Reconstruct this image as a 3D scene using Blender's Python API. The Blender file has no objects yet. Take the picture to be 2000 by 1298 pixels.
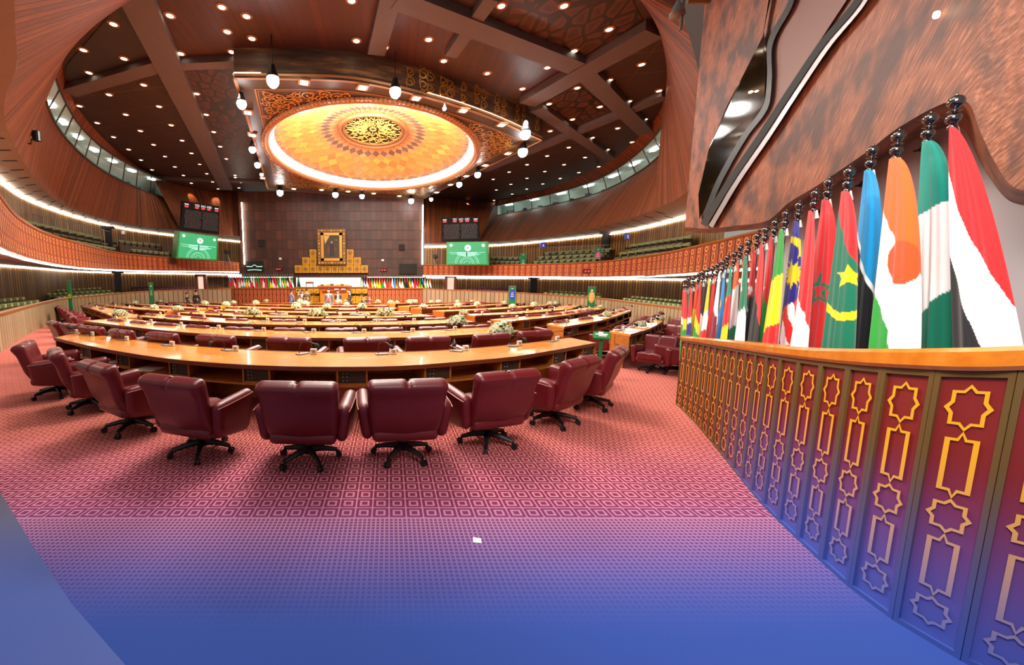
import bpy, bmesh, math, random
from math import sin, cos, pi, atan2, hypot, sqrt, radians as R
from mathutils import Vector, Matrix
random.seed(7)
scn = bpy.context.scene
COL = scn.collection
# ---------------------------------------------------------------- camera
H = 1.8; FP = 760.0; CX = 760.0; CY = 649.0
PITCH = math.atan(93/760.0); SP, CP = sin(PITCH), cos(PITCH)
cam_d = bpy.data.cameras.new('camera'); cam = bpy.data.objects.new('camera', cam_d); COL.objects.link(cam)
cam.location = (0, 0, H); cam.rotation_euler = (pi/2-PITCH, 0, 0)
cam_d.sensor_width = 36; cam_d.lens = 36*FP/2000; cam_d.shift_x = (1000-CX)/2000
cam_d.clip_end = 200; cam_d.clip_start = .05
scn.camera = cam
# ---------------------------------------------------------------- world and view
w = bpy.data.worlds.new('world'); scn.world = w; w.use_nodes = True
w.node_tree.nodes['Background'].inputs[0].default_value = (1.0, .90, .82, 1)
w.node_tree.nodes['Background'].inputs[1].default_value = .36
vs = scn.view_settings
vs.view_transform = 'Standard'; vs.look = 'None'; vs.gamma = 1; vs.use_curve_mapping = False; vs.exposure = 0.0
scn.cycles.max_bounces = 5; scn.cycles.diffuse_bounces = 3; scn.cycles.glossy_bounces = 3
scn.cycles.sample_clamp_indirect = 4
# ---------------------------------------------------------------- area lights: dome, hall and an added flag fill
def area(name, loc, size, power, color, target=None, size_y=None, spread=None):
    l = bpy.data.lights.new(name, 'AREA'); l.energy = power; l.color = color; l.size = size
    if size_y: l.shape = 'RECTANGLE'; l.size_y = size_y
    if spread: l.spread = spread
    o = bpy.data.objects.new(name, l); COL.objects.link(o); o.location = loc
    d = Vector(target) - Vector(loc) if target else Vector((0, 0, -1))
    o.rotation_euler = d.to_track_quat('-Z', 'Y').to_euler(); return o
area('dome_light', (-1, 23, 8.7), 9, 3600, (1, .92, .80), spread=2.3)
area('hall_light_left', (-7, 17, 9.2), 5, 1500, (1, .92, .80), spread=2.0)
area('hall_light_right', (4, 17, 9.2), 5, 1400, (1, .92, .80), spread=2.0)
area('hall_light_middle', (-1, 9, 9.2), 3, 650, (1, .92, .82), spread=2.2)
area('hall_light_front', (-1, 4, 8.5), 4, 130, (1, .92, .86), spread=2.0)
area('flag_fill', (.6, .4, 4.6), 1.6, 125, (1, .97, .95), (3.6, 3.2, 1.7), spread=1.75)  # unseen fill added above the camera to brighten the flags like a flash
def spot(name, loc, target, power, color, ang, blend=.6, r=.05):
    l = bpy.data.lights.new(name, 'SPOT'); l.energy = power; l.color = color; l.spot_size = ang; l.spot_blend = blend; l.shadow_soft_size = r
    o = bpy.data.objects.new(name, l); COL.objects.link(o); o.location = loc
    o.rotation_euler = (Vector(target)-Vector(loc)).to_track_quat('-Z', 'Y').to_euler(); return o
# ---------------------------------------------------------------- where a sight line meets the room
def ray(px, py):
    a = (px-CX)/FP; b = (CY-py)/FP
    return Vector((a, CP+b*SP, -SP+b*CP))
def atZ(px, py, z):
    d = ray(px, py); t = (z-H)/d.z
    if t <= 0: raise ValueError((px, py, z))
    return Vector((d.x*t, d.y*t, z))
def atY(px, py, Y):
    d = ray(px, py); t = Y/d.y
    return Vector((d.x*t, Y, H+d.z*t))
def zf(Y):                                   # the hall floor falls towards the stage
    t = min(1, max(0, (Y-14)/16.0)); return -.25*t*t*(3-2*t)
def atF(px, py, h=0):
    z = h
    for _ in range(30):
        p = atZ(px, py, min(z, H-.02)); z = .5*z+.5*(h+zf(p.y))
    return p
def proj(p):
    x, y, z = p[0], p[1], p[2]-H
    dep = y*CP - z*SP; up = y*SP + z*CP
    return (CX+FP*x/dep, CY-FP*up/dep)
def poly(pts, n, f=lambda p: p):
    """smooth polyline through pts (any dimension), n samples"""
    P = [Vector(p) for p in pts]
    if len(P) == 2: return [f(P[0].lerp(P[1], i/(n-1))) for i in range(n)]
    d = [0]
    for a, b in zip(P, P[1:]): d.append(d[-1]+max((b-a).length, 1e-6))
    out = []
    k = len(P)
    m = []
    for i in range(k):
        a = max(i-1, 0); b = min(i+1, k-1); m.append((P[b]-P[a])/(d[b]-d[a]))
    for i in range(n):
        s = d[-1]*i/(n-1); j = 0
        while j < k-2 and s > d[j+1]: j += 1
        h = d[j+1]-d[j]; t = (s-d[j])/h
        out.append(f((2*t**3-3*t*t+1)*P[j] + (t**3-2*t*t+t)*h*m[j] + (-2*t**3+3*t*t)*P[j+1] + (t**3-t*t)*h*m[j+1]))
    return out
def resample(P, n):
    d = [0]
    for a, b in zip(P, P[1:]): d.append(d[-1]+(b-a).length)
    out = []; j = 0
    for i in range(n):
        s = d[-1]*i/(n-1)
        while j < len(P)-2 and s > d[j+1]: j += 1
        h = d[j+1]-d[j] or 1e-6
        out.append(P[j].lerp(P[j+1], (s-d[j])/h))
    return out
# ---------------------------------------------------------------- materials
def S(r, g, b):
    f = lambda c: (c/255/12.92) if c/255 <= .04045 else ((c/255+.055)/1.055)**2.4
    return (f(r), f(g), f(b), 1)
MT = {}
class NT:
    def __init__(s, name, rough=.5, metal=0, spec=.5):
        s.m = bpy.data.materials.new(name); s.m.use_nodes = True; s.t = s.m.node_tree; s.b = s.t.nodes['Principled BSDF']
        s.b.inputs['Roughness'].default_value = rough; s.b.inputs['Metallic'].default_value = metal
        s.b.inputs['Specular IOR Level'].default_value = spec; MT[name] = s.m
    def n(s, typ, **k):
        x = s.t.nodes.new(typ)
        for a, b in k.items():
            if a[1:].isdigit(): x.inputs[int(a[1:])].default_value = b
            else: setattr(x, a, b)
        return x
    def L(s, a, b): s.t.links.new(a, b)
    def math(s, op, a, b=None, c=None):
        x = s.n('ShaderNodeMath', operation=op)
        for i, v in enumerate((a, b, c)):
            if v is None: continue
            if isinstance(v, (int, float)): x.inputs[i].default_value = v
            else: s.L(v, x.inputs[i])
        return x.outputs[0]
    def mix(s, f, a, b):
        x = s.n('ShaderNodeMix', data_type='RGBA')
        for sock, v in ((x.inputs[0], f), (x.inputs[6], a), (x.inputs[7], b)):
            if isinstance(v, (int, float, tuple)): sock.default_value = v
            else: s.L(v, sock)
        return x.outputs[2]
    def coord(s, kind='Object', scale=None, rot=None):
        c = s.n('ShaderNodeTexCoord').outputs[kind]
        if scale or rot:
            mp = s.n('ShaderNodeMapping')
            if scale: mp.inputs['Scale'].default_value = scale
            if rot: mp.inputs['Rotation'].default_value = rot
            s.L(c, mp.inputs[0]); c = mp.outputs[0]
        return c
    def noise(s, vec, scale, detail=3, rough=.55):
        x = s.n('ShaderNodeTexNoise'); x.inputs['Scale'].default_value = scale; x.inputs['Detail'].default_value = detail
        x.inputs['Roughness'].default_value = rough; s.L(vec, x.inputs['Vector']); return x.outputs[0]
    def ramp(s, f, stops):
        x = s.n('ShaderNodeValToRGB'); e = x.color_ramp.elements
        while len(e) > 1: e.remove(e[-1])
        e[0].position, e[0].color = stops[0]
        for p, c in stops[1:]:
            k = e.new(p); k.color = c
        s.L(f, x.inputs[0]); return x.outputs[0]
    def base(s, c):
        if isinstance(c, tuple): s.b.inputs['Base Color'].default_value = c
        else: s.L(c, s.b.inputs['Base Color'])
        return s
    def bump(s, h, strength=.3, dist=.02):
        x = s.n('ShaderNodeBump'); x.inputs['Strength'].default_value = strength; x.inputs['Distance'].default_value = dist
        s.L(h, x.inputs['Height']); s.L(x.outputs[0], s.b.inputs['Normal'])
def plain(name, c, rough=.5, metal=0, var=.0, vs_=8, spec=.5):
    t = NT(name, rough, metal, spec)
    if var:
        f = t.noise(t.coord(), vs_)
        a = tuple(x*(1-var) for x in c[:3])+(1,); b = tuple(min(1, x*(1+var)) for x in c[:3])+(1,)
        t.base(t.mix(f, a, b))
    else: t.base(c)
    return t.m
def glow(name, c, strength, sampled=True):
    t = NT(name, .5); t.base((0, 0, 0, 1)); t.b.inputs['Emission Color'].default_value = c
    t.b.inputs['Emission Strength'].default_value = strength
    if not sampled:
        try: t.m.cycles.emission_sampling = 'NONE'
        except Exception: pass
    return t.m
def slats(name, cols, period, groove=.1, gcol=None, rough=.45, var_scale=1.0, grain=True):
    """upright boards along a wall: UV u runs along the wall in metres"""
    t = NT(name, rough)
    uv = t.coord('UV'); sp = t.n('ShaderNodeSeparateXYZ'); t.L(uv, sp.inputs[0])
    u = t.math('DIVIDE', sp.outputs[0], period); fl = t.math('FLOOR', u); fr = t.math('FRACT', u)
    wn = t.n('ShaderNodeTexWhiteNoise', noise_dimensions='1D'); t.L(fl, wn.inputs['W'])
    c = t.ramp(wn.outputs[0], [(i/(len(cols)-1), k) for i, k in enumerate(cols)])
    if grain:
        mp = t.n('ShaderNodeMapping'); mp.inputs['Scale'].default_value = (18, 1.2, 1); t.L(uv, mp.inputs[0])
        g = t.noise(mp.outputs[0], 2.0, 4)
        mu = t.n('ShaderNodeMix', data_type='RGBA', blend_type='MULTIPLY'); mu.inputs[0].default_value = .75
        t.L(c, mu.inputs[6]); rr = t.ramp(g, [(.3, (.45, .42, .4, 1)), (.62, (1, 1, 1, 1))]); t.L(rr, mu.inputs[7]); c = mu.outputs[2]
    gm = t.math('LESS_THAN', fr, groove)
    if gcol: c = t.mix(gm, c, gcol)
    t.base(c); return t.m
# ---------------------------------------------------------------- mesh builder
class MB:
    def __init__(s): s.v = []; s.f = []; s.m = []; s.uv = []; s.c = []
    def add(s, vs, fs, mi=0, uv=None, col=None):
        o = len(s.v); s.v += [tuple(p) for p in vs]
        s.uv += uv if uv else [(0, 0)]*len(vs)
        s.c += col if col else [(1, 1, 1, 1)]*len(vs)
        for f in fs: s.f.append(tuple(i+o for i in f)); s.m.append(mi)
        return s
    def box(s, c, d, rz=0, mi=0, rx=0):
        M = Matrix.Translation(c) @ Matrix.Rotation(rz, 4, 'Z') @ Matrix.Rotation(rx, 4, 'X')
        vs = [M @ Vector((x*d[0]/2, y*d[1]/2, z*d[2]/2)) for x in (-1, 1) for y in (-1, 1) for z in (-1, 1)]
        return s.add(vs, [(0, 1, 3, 2), (4, 6, 7, 5), (0, 4, 5, 1), (2, 3, 7, 6), (0, 2, 6, 4), (1, 5, 7, 3)], mi)
    def hexa(s, a, b, mi=0):
        """two quads a (4) and b (4) joined into a solid"""
        return s.add(list(a)+list(b), [(0, 1, 2, 3), (7, 6, 5, 4), (0, 4, 5, 1), (1, 5, 6, 2), (2, 6, 7, 3), (3, 7, 4, 0)], mi)
    def rbox(s, d, r, M=None, fn=None, k=3, cuts=(2, 2, 2), mi=0):
        axes = []
        for a in range(3):
            h = d[a]/2; rr = min(r, h*.98); inner = h-rr
            pts = [-(inner+rr*sin(pi/2*(1-i/k))) for i in range(k)]
            pts += [-inner+2*inner*i/(cuts[a]) for i in range(cuts[a]+1)]
            pts += [inner+rr*sin(pi/2*((i+1)/k)) for i in range(k)]
            axes.append((pts, inner, rr))
        idx = {}; vs = []
        def V(i, j, l):
            key = (i, j, l)
            if key not in idx:
                p = [axes[0][0][i], axes[1][0][j], axes[2][0][l]]
                q = [max(-axes[a][1], min(axes[a][1], p[a])) for a in range(3)]
                e = Vector([(p[a]-q[a])/axes[a][2] for a in range(3)])
                if e.length > 1e-6: e.normalize()
                p = Vector([q[a]+e[a]*axes[a][2] for a in range(3)])
                if fn: p = fn(p)
                if M: p = M @ p
                idx[key] = len(vs); vs.append(p)
            return idx[key]
        n = [len(axes[a][0]) for a in range(3)]; fs = []
        for i in range(n[0]-1):
            for j in range(n[1]-1):
                fs.append((V(i, j, 0), V(i, j+1, 0), V(i+1, j+1, 0), V(i+1, j, 0)))
                L = n[2]-1; fs.append((V(i, j, L), V(i+1, j, L), V(i+1, j+1, L), V(i, j+1, L)))
        for i in range(n[0]-1):
            for l in range(n[2]-1):
                fs.append((V(i, 0, l), V(i+1, 0, l), V(i+1, 0, l+1), V(i, 0, l+1)))
                L = n[1]-1; fs.append((V(i, L, l), V(i, L, l+1), V(i+1, L, l+1), V(i+1, L, l)))
        for j in range(n[1]-1):
            for l in range(n[2]-1):
                fs.append((V(0, j, l), V(0, j, l+1), V(0, j+1, l+1), V(0, j+1, l)))
                L = n[0]-1; fs.append((V(L, j, l), V(L, j+1, l), V(L, j+1, l+1), V(L, j, l+1)))
        return s.add(vs, fs, mi)
    def tube(s, pts, r, n=8, mi=0, flat=1.0):
        P = [Vector(p) for p in pts]; rs = r if isinstance(r, (list, tuple)) else [r]*len(P)
        vs = []; up = Vector((0, 0, 1))
        for i, p in enumerate(P):
            d = (P[min(i+1, len(P)-1)]-P[max(i-1, 0)]).normalized()
            a = d.cross(up)
            if a.length < .05: a = d.cross(Vector((0, 1, 0)))
            a.normalize(); b = a.cross(d)
            vs += [p+(a*cos(2*pi*k/n)+b*sin(2*pi*k/n)*flat)*rs[i] for k in range(n)]
        fs = [(i*n+k, i*n+(k+1) % n, (i+1)*n+(k+1) % n, (i+1)*n+k) for i in range(len(P)-1) for k in range(n)]
        fs += [tuple(range(n-1, -1, -1)), tuple((len(P)-1)*n+k for k in range(n))]
        return s.add(vs, fs, mi)
    def lathe(s, prof, n=16, o=(0, 0, 0), mi=0, M=None, cap=True):
        vs = []
        for r, z in prof:
            for k in range(n):
                p = Vector((o[0]+r*cos(2*pi*k/n), o[1]+r*sin(2*pi*k/n), o[2]+z)); vs.append(M @ p if M else p)
        fs = [(i*n+k, i*n+(k+1) % n, (i+1)*n+(k+1) % n, (i+1)*n+k) for i in range(len(prof)-1) for k in range(n)]
        if cap: fs += [tuple(range(n-1, -1, -1)), tuple((len(prof)-1)*n+k for k in range(n))]
        return s.add(vs, fs, mi)
    def ribbon(s, A, B, mi=0, rows=1):
        """surface between two 3-D polylines of equal length, UV in metres"""
        n = len(A); d = [0]
        for i in range(n-1): d.append(d[-1]+((A[i+1]-A[i]).length+(B[i+1]-B[i]).length)/2)
        vs = []; uv = []
        for r in range(rows+1):
            for i in range(n):
                vs.append(A[i].lerp(B[i], r/rows)); uv.append((d[i], (A[i]-B[i]).length*r/rows))
        fs = [(r*n+i, r*n+i+1, (r+1)*n+i+1, (r+1)*n+i) for r in range(rows) for i in range(n-1)]
        return s.add(vs, fs, mi, uv)
    def strip(s, pts, wd, nrm, th=0, mi=0):
        """flat band following pts, in the plane across nrm, raised by th"""
        P = [Vector(p) for p in pts]; N = Vector(nrm).normalized(); vs = []
        for i, p in enumerate(P):
            d = (P[min(i+1, len(P)-1)]-P[max(i-1, 0)]).normalized(); a = d.cross(N).normalized()*wd/2
            vs += [p-a+N*th, p+a+N*th]
        fs = [(2*i, 2*i+1, 2*i+3, 2*i+2) for i in range(len(P)-1)]
        return s.add(vs, fs, mi)
    def build(s, name, mats, parent=None, smooth=False, col=False):
        me = bpy.data.meshes.new(name); me.from_pydata(s.v, [], s.f); me.update()
        for m in (mats if isinstance(mats, (list, tuple)) else [mats]): me.materials.append(MT[m] if isinstance(m, str) else m)
        if any(s.m): me.polygons.foreach_set('material_index', s.m)
        if smooth: me.polygons.foreach_set('use_smooth', [True]*len(me.polygons))
        if any(u != (0, 0) for u in s.uv[:400]) or col:
            ul = me.uv_layers.new(name='UVMap')
            ul.data.foreach_set('uv', [x for l in me.loops for x in s.uv[l.vertex_index]])
        if col:
            ca = me.color_attributes.new('Col', 'FLOAT_COLOR', 'POINT')
            ca.data.foreach_set('color', [x for c in s.c for x in c])
        o = bpy.data.objects.new(name, me); COL.objects.link(o)
        if parent is not None: o.parent = parent
        return o
def tag(o, label=None, cat=None, group=None, kind=None):
    if label: o['label'] = label
    if cat: o['category'] = cat
    if group: o['group'] = group
    if kind: o['kind'] = kind
    return o
def thing(name, label, cat, loc=(0, 0, 0), rz=0, group=None, scale=1):
    o = bpy.data.objects.new(name, None); COL.objects.link(o); o.empty_display_size = .1
    o.location = loc; o.rotation_euler = (0, 0, rz); o.scale = (scale,)*3
    return tag(o, label, cat, group)
def struct(o, label=None, cat='structure'):
    o['kind'] = 'structure'
    if label: o['label'] = label
    o['category'] = cat
    return o
def copy_tree(o, parent=None):
    c = o.copy(); COL.objects.link(c); c.parent = parent
    for ch in KIDS.get(o.name, ()): copy_tree(ch, c)
    return c
KIDS = {}
def reg(o):
    for c in COL.objects:
        if c.parent is o: KIDS.setdefault(o.name, []).append(c); 
    for c in KIDS.get(o.name, ()): reg(c)
def place(proto, used, loc, rz, label, group=None, scale=1):
    if not used: used.append(1); c = proto
    else: c = copy_tree(proto)
    c.location = loc; c.rotation_euler = (0, 0, rz); c.scale = (scale,)*3 if isinstance(scale, (int, float)) else scale
    c['label'] = label
    if group: c['group'] = group
    elif 'group' in c: del c['group']
    return c
ORD = ['first', 'second', 'third', 'fourth', 'fifth', 'sixth', 'seventh', 'eighth', 'ninth', 'tenth', 'eleventh', 'twelfth', 'thirteenth', 'fourteenth', 'fifteenth', 'sixteenth', 'seventeenth', 'eighteenth', 'nineteenth', 'twentieth']
TENS = {20: 'twenty', 30: 'thirty'}
def nth(i, n):
    if i == 0: return 'leftmost'
    if i == n-1 and n > 1: return 'rightmost'
    if i < n/2 or n <= 6: k = i; side = 'left'
    else: k = n-1-i; side = 'right'
    if k < 20: return ORD[k]+' from the '+side
    return 'twenty-'+ORD[k-20]+' from the '+side
# ---------------------------------------------------------------- the materials of the hall
def wood_mat(name, a, b, rough=.3, scale=(1, 14, 14), c=None, coat=0, ns=2.2):
    t = NT(name, rough); v = t.coord('Object', scale); f = t.noise(v, ns, 5, .6)
    st = [(.3, a), (.68, b)]
    if c: st.append((.8, c))
    t.base(t.ramp(f, st))
    if coat: t.b.inputs['Coat Weight'].default_value = coat; t.b.inputs['Coat Roughness'].default_value = .06
    return t.m
wood_mat('desk_wood', S(222, 124, 40), S(246, 156, 64), .25, coat=.5, scale=(2, 9, 9))
wood_mat('desk_side', S(150, 88, 30), S(186, 116, 44), .4, scale=(3, 3, 14))
plain('desk_dark', S(38, 18, 8), .6)
plain('desk_edge', S(112, 52, 18), .35)
plain('grille', S(52, 42, 22), .6, var=.2, vs_=60)
t = NT('leather', .34); v = t.coord(); f = t.noise(v, 3, 3); t.base(t.mix(f, S(90, 15, 22), S(110, 24, 30)))
t.bump(t.noise(v, 160, 2), .12, .004)
plain('piping', S(176, 118, 104), .4)
plain('black_plastic', S(20, 20, 24), .38)
plain('black_matte', S(12, 11, 11), .7)
plain('chrome', S(190, 190, 196), .14, 1)
plain('dark_chrome', S(120, 112, 108), .12, 1)
plain('white_card', S(228, 226, 208), .5)
plain('paper', S(232, 232, 230), .6)
plain('steel', S(120, 118, 112), .5, .3)
plain('grey_beam', S(84, 76, 76), .7, var=.12, vs_=5)
plain('blue_beam', S(66, 68, 82), .7, var=.12, vs_=5)
plain('soffit', S(150, 128, 116), .7, var=.05, vs_=3)
plain('slot', S(38, 30, 26), .8)
plain('rail_wood', S(148, 84, 34), .3, var=.18, vs_=9)
wood_mat('cap_wood', S(196, 104, 20), S(214, 126, 34), .22, scale=(1.5, 6, 6), coat=.4, c=S(180, 88, 14))
slats('drum_wood', [S(92, 42, 14), S(140, 70, 24), S(106, 50, 17), S(150, 80, 31)], .16, .14, S(64, 26, 10), .62)
slats('gallery_wall', [S(150, 108, 42), S(108, 70, 24), S(164, 122, 50)], .22, .3, S(50, 30, 12), .5)
slats('low_slats', [S(156, 130, 96), S(146, 120, 88), S(164, 138, 104)], .34, .13, S(60, 40, 22), .55, grain=False)
slats('stage_panels', [S(66, 34, 22), S(84, 44, 28), S(54, 26, 18), S(92, 52, 34)], .45, .07, S(34, 18, 12), .5)
slats('ceil_slats', [S(66, 26, 16), S(54, 20, 13), S(74, 30, 19)], .3, .25, S(48, 18, 12), .5)
t = NT('ceil_tile', .55)
sp = t.n('ShaderNodeSeparateXYZ'); t.L(t.coord('Object', None, (0, 0, R(12))), sp.inputs[0])
gx = t.math('LESS_THAN', t.math('FRACT', t.math('DIVIDE', sp.outputs[0], 1.5)), .022)
gy = t.math('LESS_THAN', t.math('FRACT', t.math('DIVIDE', sp.outputs[1], 1.5)), .03)
nn = t.noise(t.coord(), .6, 3)
t.base(t.mix(t.math('MAXIMUM', gx, gy), t.mix(nn, S(42, 28, 23), S(56, 38, 32)), S(84, 60, 46)))
t = NT('ceil_leaf', .5)
vo = t.n('ShaderNodeTexVoronoi', feature='DISTANCE_TO_EDGE'); vo.inputs['Scale'].default_value = 1.9
t.L(t.coord('Object', (1, .7, 1)), vo.inputs['Vector'])
t.base(t.ramp(vo.outputs['Distance'], [(.0, S(30, 16, 12)), (.09, S(34, 18, 12)), (.12, S(84, 46, 30)), (.3, S(50, 26, 18))]))
plain('ceil_blue', S(42, 40, 44), .6, var=.3, vs_=.8)
t = NT('smeared_wood', .55)
v = t.coord('UV', (1, 1, 1), (0, 0, R(32))); mp = t.n('ShaderNodeMapping'); mp.inputs['Scale'].default_value = (44, 3.4, 1); t.L(v, mp.inputs[0])
f = t.noise(mp.outputs[0], 1.5, 5, .65)
big = t.noise(t.coord('UV', (1.6, 1.3, 1)), 1.4, 2)
c1 = t.ramp(f, [(.3, S(84, 38, 20)), (.5, S(146, 80, 48)), (.72, S(206, 134, 96))])
c2 = t.ramp(f, [(.28, S(40, 20, 14)), (.7, S(110, 64, 50))])
t.base(t.mix(t.ramp(big, [(.42, (0, 0, 0, 1)), (.62, (1, 1, 1, 1))]), c1, c2))
t = NT('mauve_wood', .5)
v = t.coord('UV', (1, 1, 1), (0, 0, R(32))); mp = t.n('ShaderNodeMapping'); mp.inputs['Scale'].default_value = (26, 2, 1); t.L(v, mp.inputs[0])
t.base(t.ramp(t.noise(mp.outputs[0], 1.5, 4), [(.3, S(104, 66, 58)), (.7, S(152, 108, 96))]))
plain('flag_backdrop', S(176, 166, 168), .6, var=.08, vs_=1.2)
plain('dark_glass', S(22, 18, 8), .08)
plain('silver_trim', S(190, 180, 182), .3, .6)
plain('gold', S(206, 150, 66), .35, .35)
plain('gold_bright', S(226, 194, 104), .4, .1)
plain('gold_trim', S(150, 108, 64), .6)
plain('canopy_brown', S(62, 48, 28), .5, var=.12, vs_=2)
t = NT('canopy_side', .5); t.base(t.ramp(t.noise(t.coord('Object', (.35, .35, 2.6)), 1.6, 5, .6), [(.32, S(56, 44, 36)), (.55, S(96, 74, 54)), (.72, S(168, 124, 78))]))
plain('dome_line', S(238, 206, 140), .5)
t = NT('dome_paint', .5); ca = t.n('ShaderNodeVertexColor', layer_name='Col'); t.base(ca.outputs[0])
t = NT('flag_cloth', .62, spec=.3); ca = t.n('ShaderNodeVertexColor', layer_name='Col'); t.base(ca.outputs[0])
t.b.inputs['Sheen Weight'].default_value = .15
glow('strip_light', (1, .90, .72, 1), 22)
glow('down_light', (1, .82, .60, 1), 14, False)
glow('spot_glow', (1, .97, .94, 1), 60)
glow('square_glow', (1, .80, .56, 1), 9, False)
glow('bulb_glow', (1, .86, .66, 1), 9, False)
glow('cove_glow', (1, .90, .72, 1), 3.2)
glow('room_lamp', (.92, 1, .97, 1), 22)
glow('screen_green', S(20, 158, 96), 1.35, False)
glow('screen_teal', S(8, 110, 66), .9, False)
glow('screen_white', (.95, 1, .97, 1), 1.1, False)
glow('screen_line', S(190, 250, 225), 1.2, False)
glow('stage_screen', S(238, 250, 232), 1.25)
glow('led_red', (1, .03, .04, 1), 1.6, False)
glow('led_white', (.9, .9, .95, 1), .9, False)
glow('led_dim', S(120, 92, 84), .35, False)
glow('door_light', S(255, 214, 190), 1.0)
plain('board_black', S(22, 19, 21), .8, spec=.15)
plain('bezel_green', S(34, 120, 40), .5)
plain('sign_green', S(30, 130, 74), .5); plain('podium_green', S(24, 120, 52), .4)
plain('sign_yellow', S(230, 226, 60), .5); plain('sign_blue', S(40, 70, 190), .5); plain('sign_pink', S(230, 96, 150), .5)
plain('sign_orange', S(240, 190, 90), .5); plain('sign_white', S(235, 235, 235), .5)
plain('olive', S(116, 122, 78), .6, var=.12, vs_=4); plain('olive_dark', S(96, 88, 60), .6); plain('head_pad', S(196, 196, 128), .6)
plain('purple_seat', S(92, 44, 56), .6)
plain('step_wood', S(74, 42, 20), .6); plain('step_red', S(112, 46, 34), .7)
plain('room_wall', S(190, 204, 196), .7); plain('room_dark', S(40, 44, 46), .6)
plain('mullion', S(60, 56, 50), .5)
t = NT('window_glass', .05); t.b.inputs['Transmission Weight'].default_value = 1; t.b.inputs['IOR'].default_value = 1.02; t.base((.95, 1, .97, 1))
t = NT('red_field', .5)      # red board; a blue overlay haze is painted over its foot
geo = t.n('ShaderNodeNewGeometry'); sp = t.n('ShaderNodeSeparateXYZ'); t.L(geo.outputs['Position'], sp.inputs[0])
def ss(t, v, a, b):
    x = t.n('ShaderNodeMapRange', interpolation_type='SMOOTHSTEP'); x.inputs[1].default_value = a; x.inputs[2].default_value = b; t.L(v, x.inputs[0]); return x.outputs[0]
def haze_foot(t, col, overlay_blue=S(60, 86, 172)):  # mixes the blue overlay haze into the colour, low down and near
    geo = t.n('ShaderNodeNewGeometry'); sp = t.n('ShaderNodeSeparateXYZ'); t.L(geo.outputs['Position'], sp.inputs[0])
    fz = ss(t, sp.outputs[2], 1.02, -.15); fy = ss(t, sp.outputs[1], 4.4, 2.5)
    return t.mix(t.math('MULTIPLY', fz, fy), col, overlay_blue)
t.base(haze_foot(t, t.mix(t.noise(t.coord(), 120, 2), S(112, 22, 18), S(132, 32, 26)), S(62, 88, 176)))
t = NT('gold_inlay', .45); t.base(haze_foot(t, S(226, 158, 30), S(84, 108, 180)))
t = NT('olive_frame', .5); t.base(haze_foot(t, S(98, 70, 28), S(54, 80, 160)))
plain('gal_red', S(150, 64, 34), .5); plain('gal_gold', S(206, 128, 56), .5); plain('gal_dark', S(96, 36, 20), .5)
plain('tile_gold', S(196, 146, 24), .45, var=.2, vs_=6); plain('tile_line', S(112, 74, 12), .5)
plain('leaf', S(86, 112, 50), .6, var=.4, vs_=30); plain('leaf_light', S(150, 164, 84), .6)
plain('petal', S(240, 236, 206), .6); plain('petal_core', S(214, 208, 140), .6)
for n, c in dict(skin=(190, 140, 112), hair=(20, 16, 14), suit_grey=(92, 92, 96), suit_black=(24, 26, 30), suit_navy=(28, 34, 50), jacket_blue=(96, 112, 150), jacket_brown=(84, 66, 38), shirt=(210, 214, 220), mask=(160, 190, 220), lanyard=(190, 60, 70), shawl=(96, 40, 50)).items(): plain(n, S(*c), .7)
# carpet: cream lattice of small squares on burgundy, blue overlay haze painted into the near part
t = NT('carpet', .95, spec=.1)
geo = t.n('ShaderNodeNewGeometry'); sp = t.n('ShaderNodeSeparateXYZ'); t.L(geo.outputs['Position'], sp.inputs[0])
def cheb(t, x, y, p):
    fx = t.math('ABSOLUTE', t.math('SUBTRACT', t.math('FRACT', t.math('DIVIDE', x, p)), .5))
    fy = t.math('ABSOLUTE', t.math('SUBTRACT', t.math('FRACT', t.math('DIVIDE', y, p)), .5))
    return t.math('MAXIMUM', fx, fy)
PC = .135
d1 = cheb(t, sp.outputs[0], sp.outputs[1], PC)
line = t.math('GREATER_THAN', d1, .455)
ringm = t.math('MULTIPLY', t.math('GREATER_THAN', d1, .17), t.math('LESS_THAN', d1, .29))
pat1 = t.math('MAXIMUM', line, ringm)
d2 = cheb(t, sp.outputs[0], sp.outputs[1], .034)
pat2 = t.math('GREATER_THAN', d2, .33)
zone = t.math('LESS_THAN', sp.outputs[1], 2.83)
mx = t.n('ShaderNodeMix', data_type='FLOAT'); t.L(zone, mx.inputs[0]); t.L(pat1, mx.inputs[2]); t.L(pat2, mx.inputs[3])
big = t.noise(t.coord('Object'), .5, 2)
red = t.mix(big, S(146, 44, 50), S(160, 58, 58)); lin = S(214, 144, 124)
red2 = t.mix(ss(t, sp.outputs[1], 4.6, 3.2), red, S(128, 38, 68)); lin2 = t.mix(ss(t, sp.outputs[1], 5.0, 3.0), lin, S(184, 128, 142))
pc = t.mix(mx.outputs[0], red2, lin2)
t.base(t.mix(ss(t, sp.outputs[1], 3.35, 1.78), pc, S(49, 73, 148)))
# ================================================================ THE ROOM
N = 64
ZC = 10.0
def zl(pts, z, n=N): return poly(pts, n, lambda p: atZ(p[0], p[1], z))
def yl(pts, n=N): return poly(pts, n, lambda p: atY(p[0], p[1], p[2]))
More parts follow.
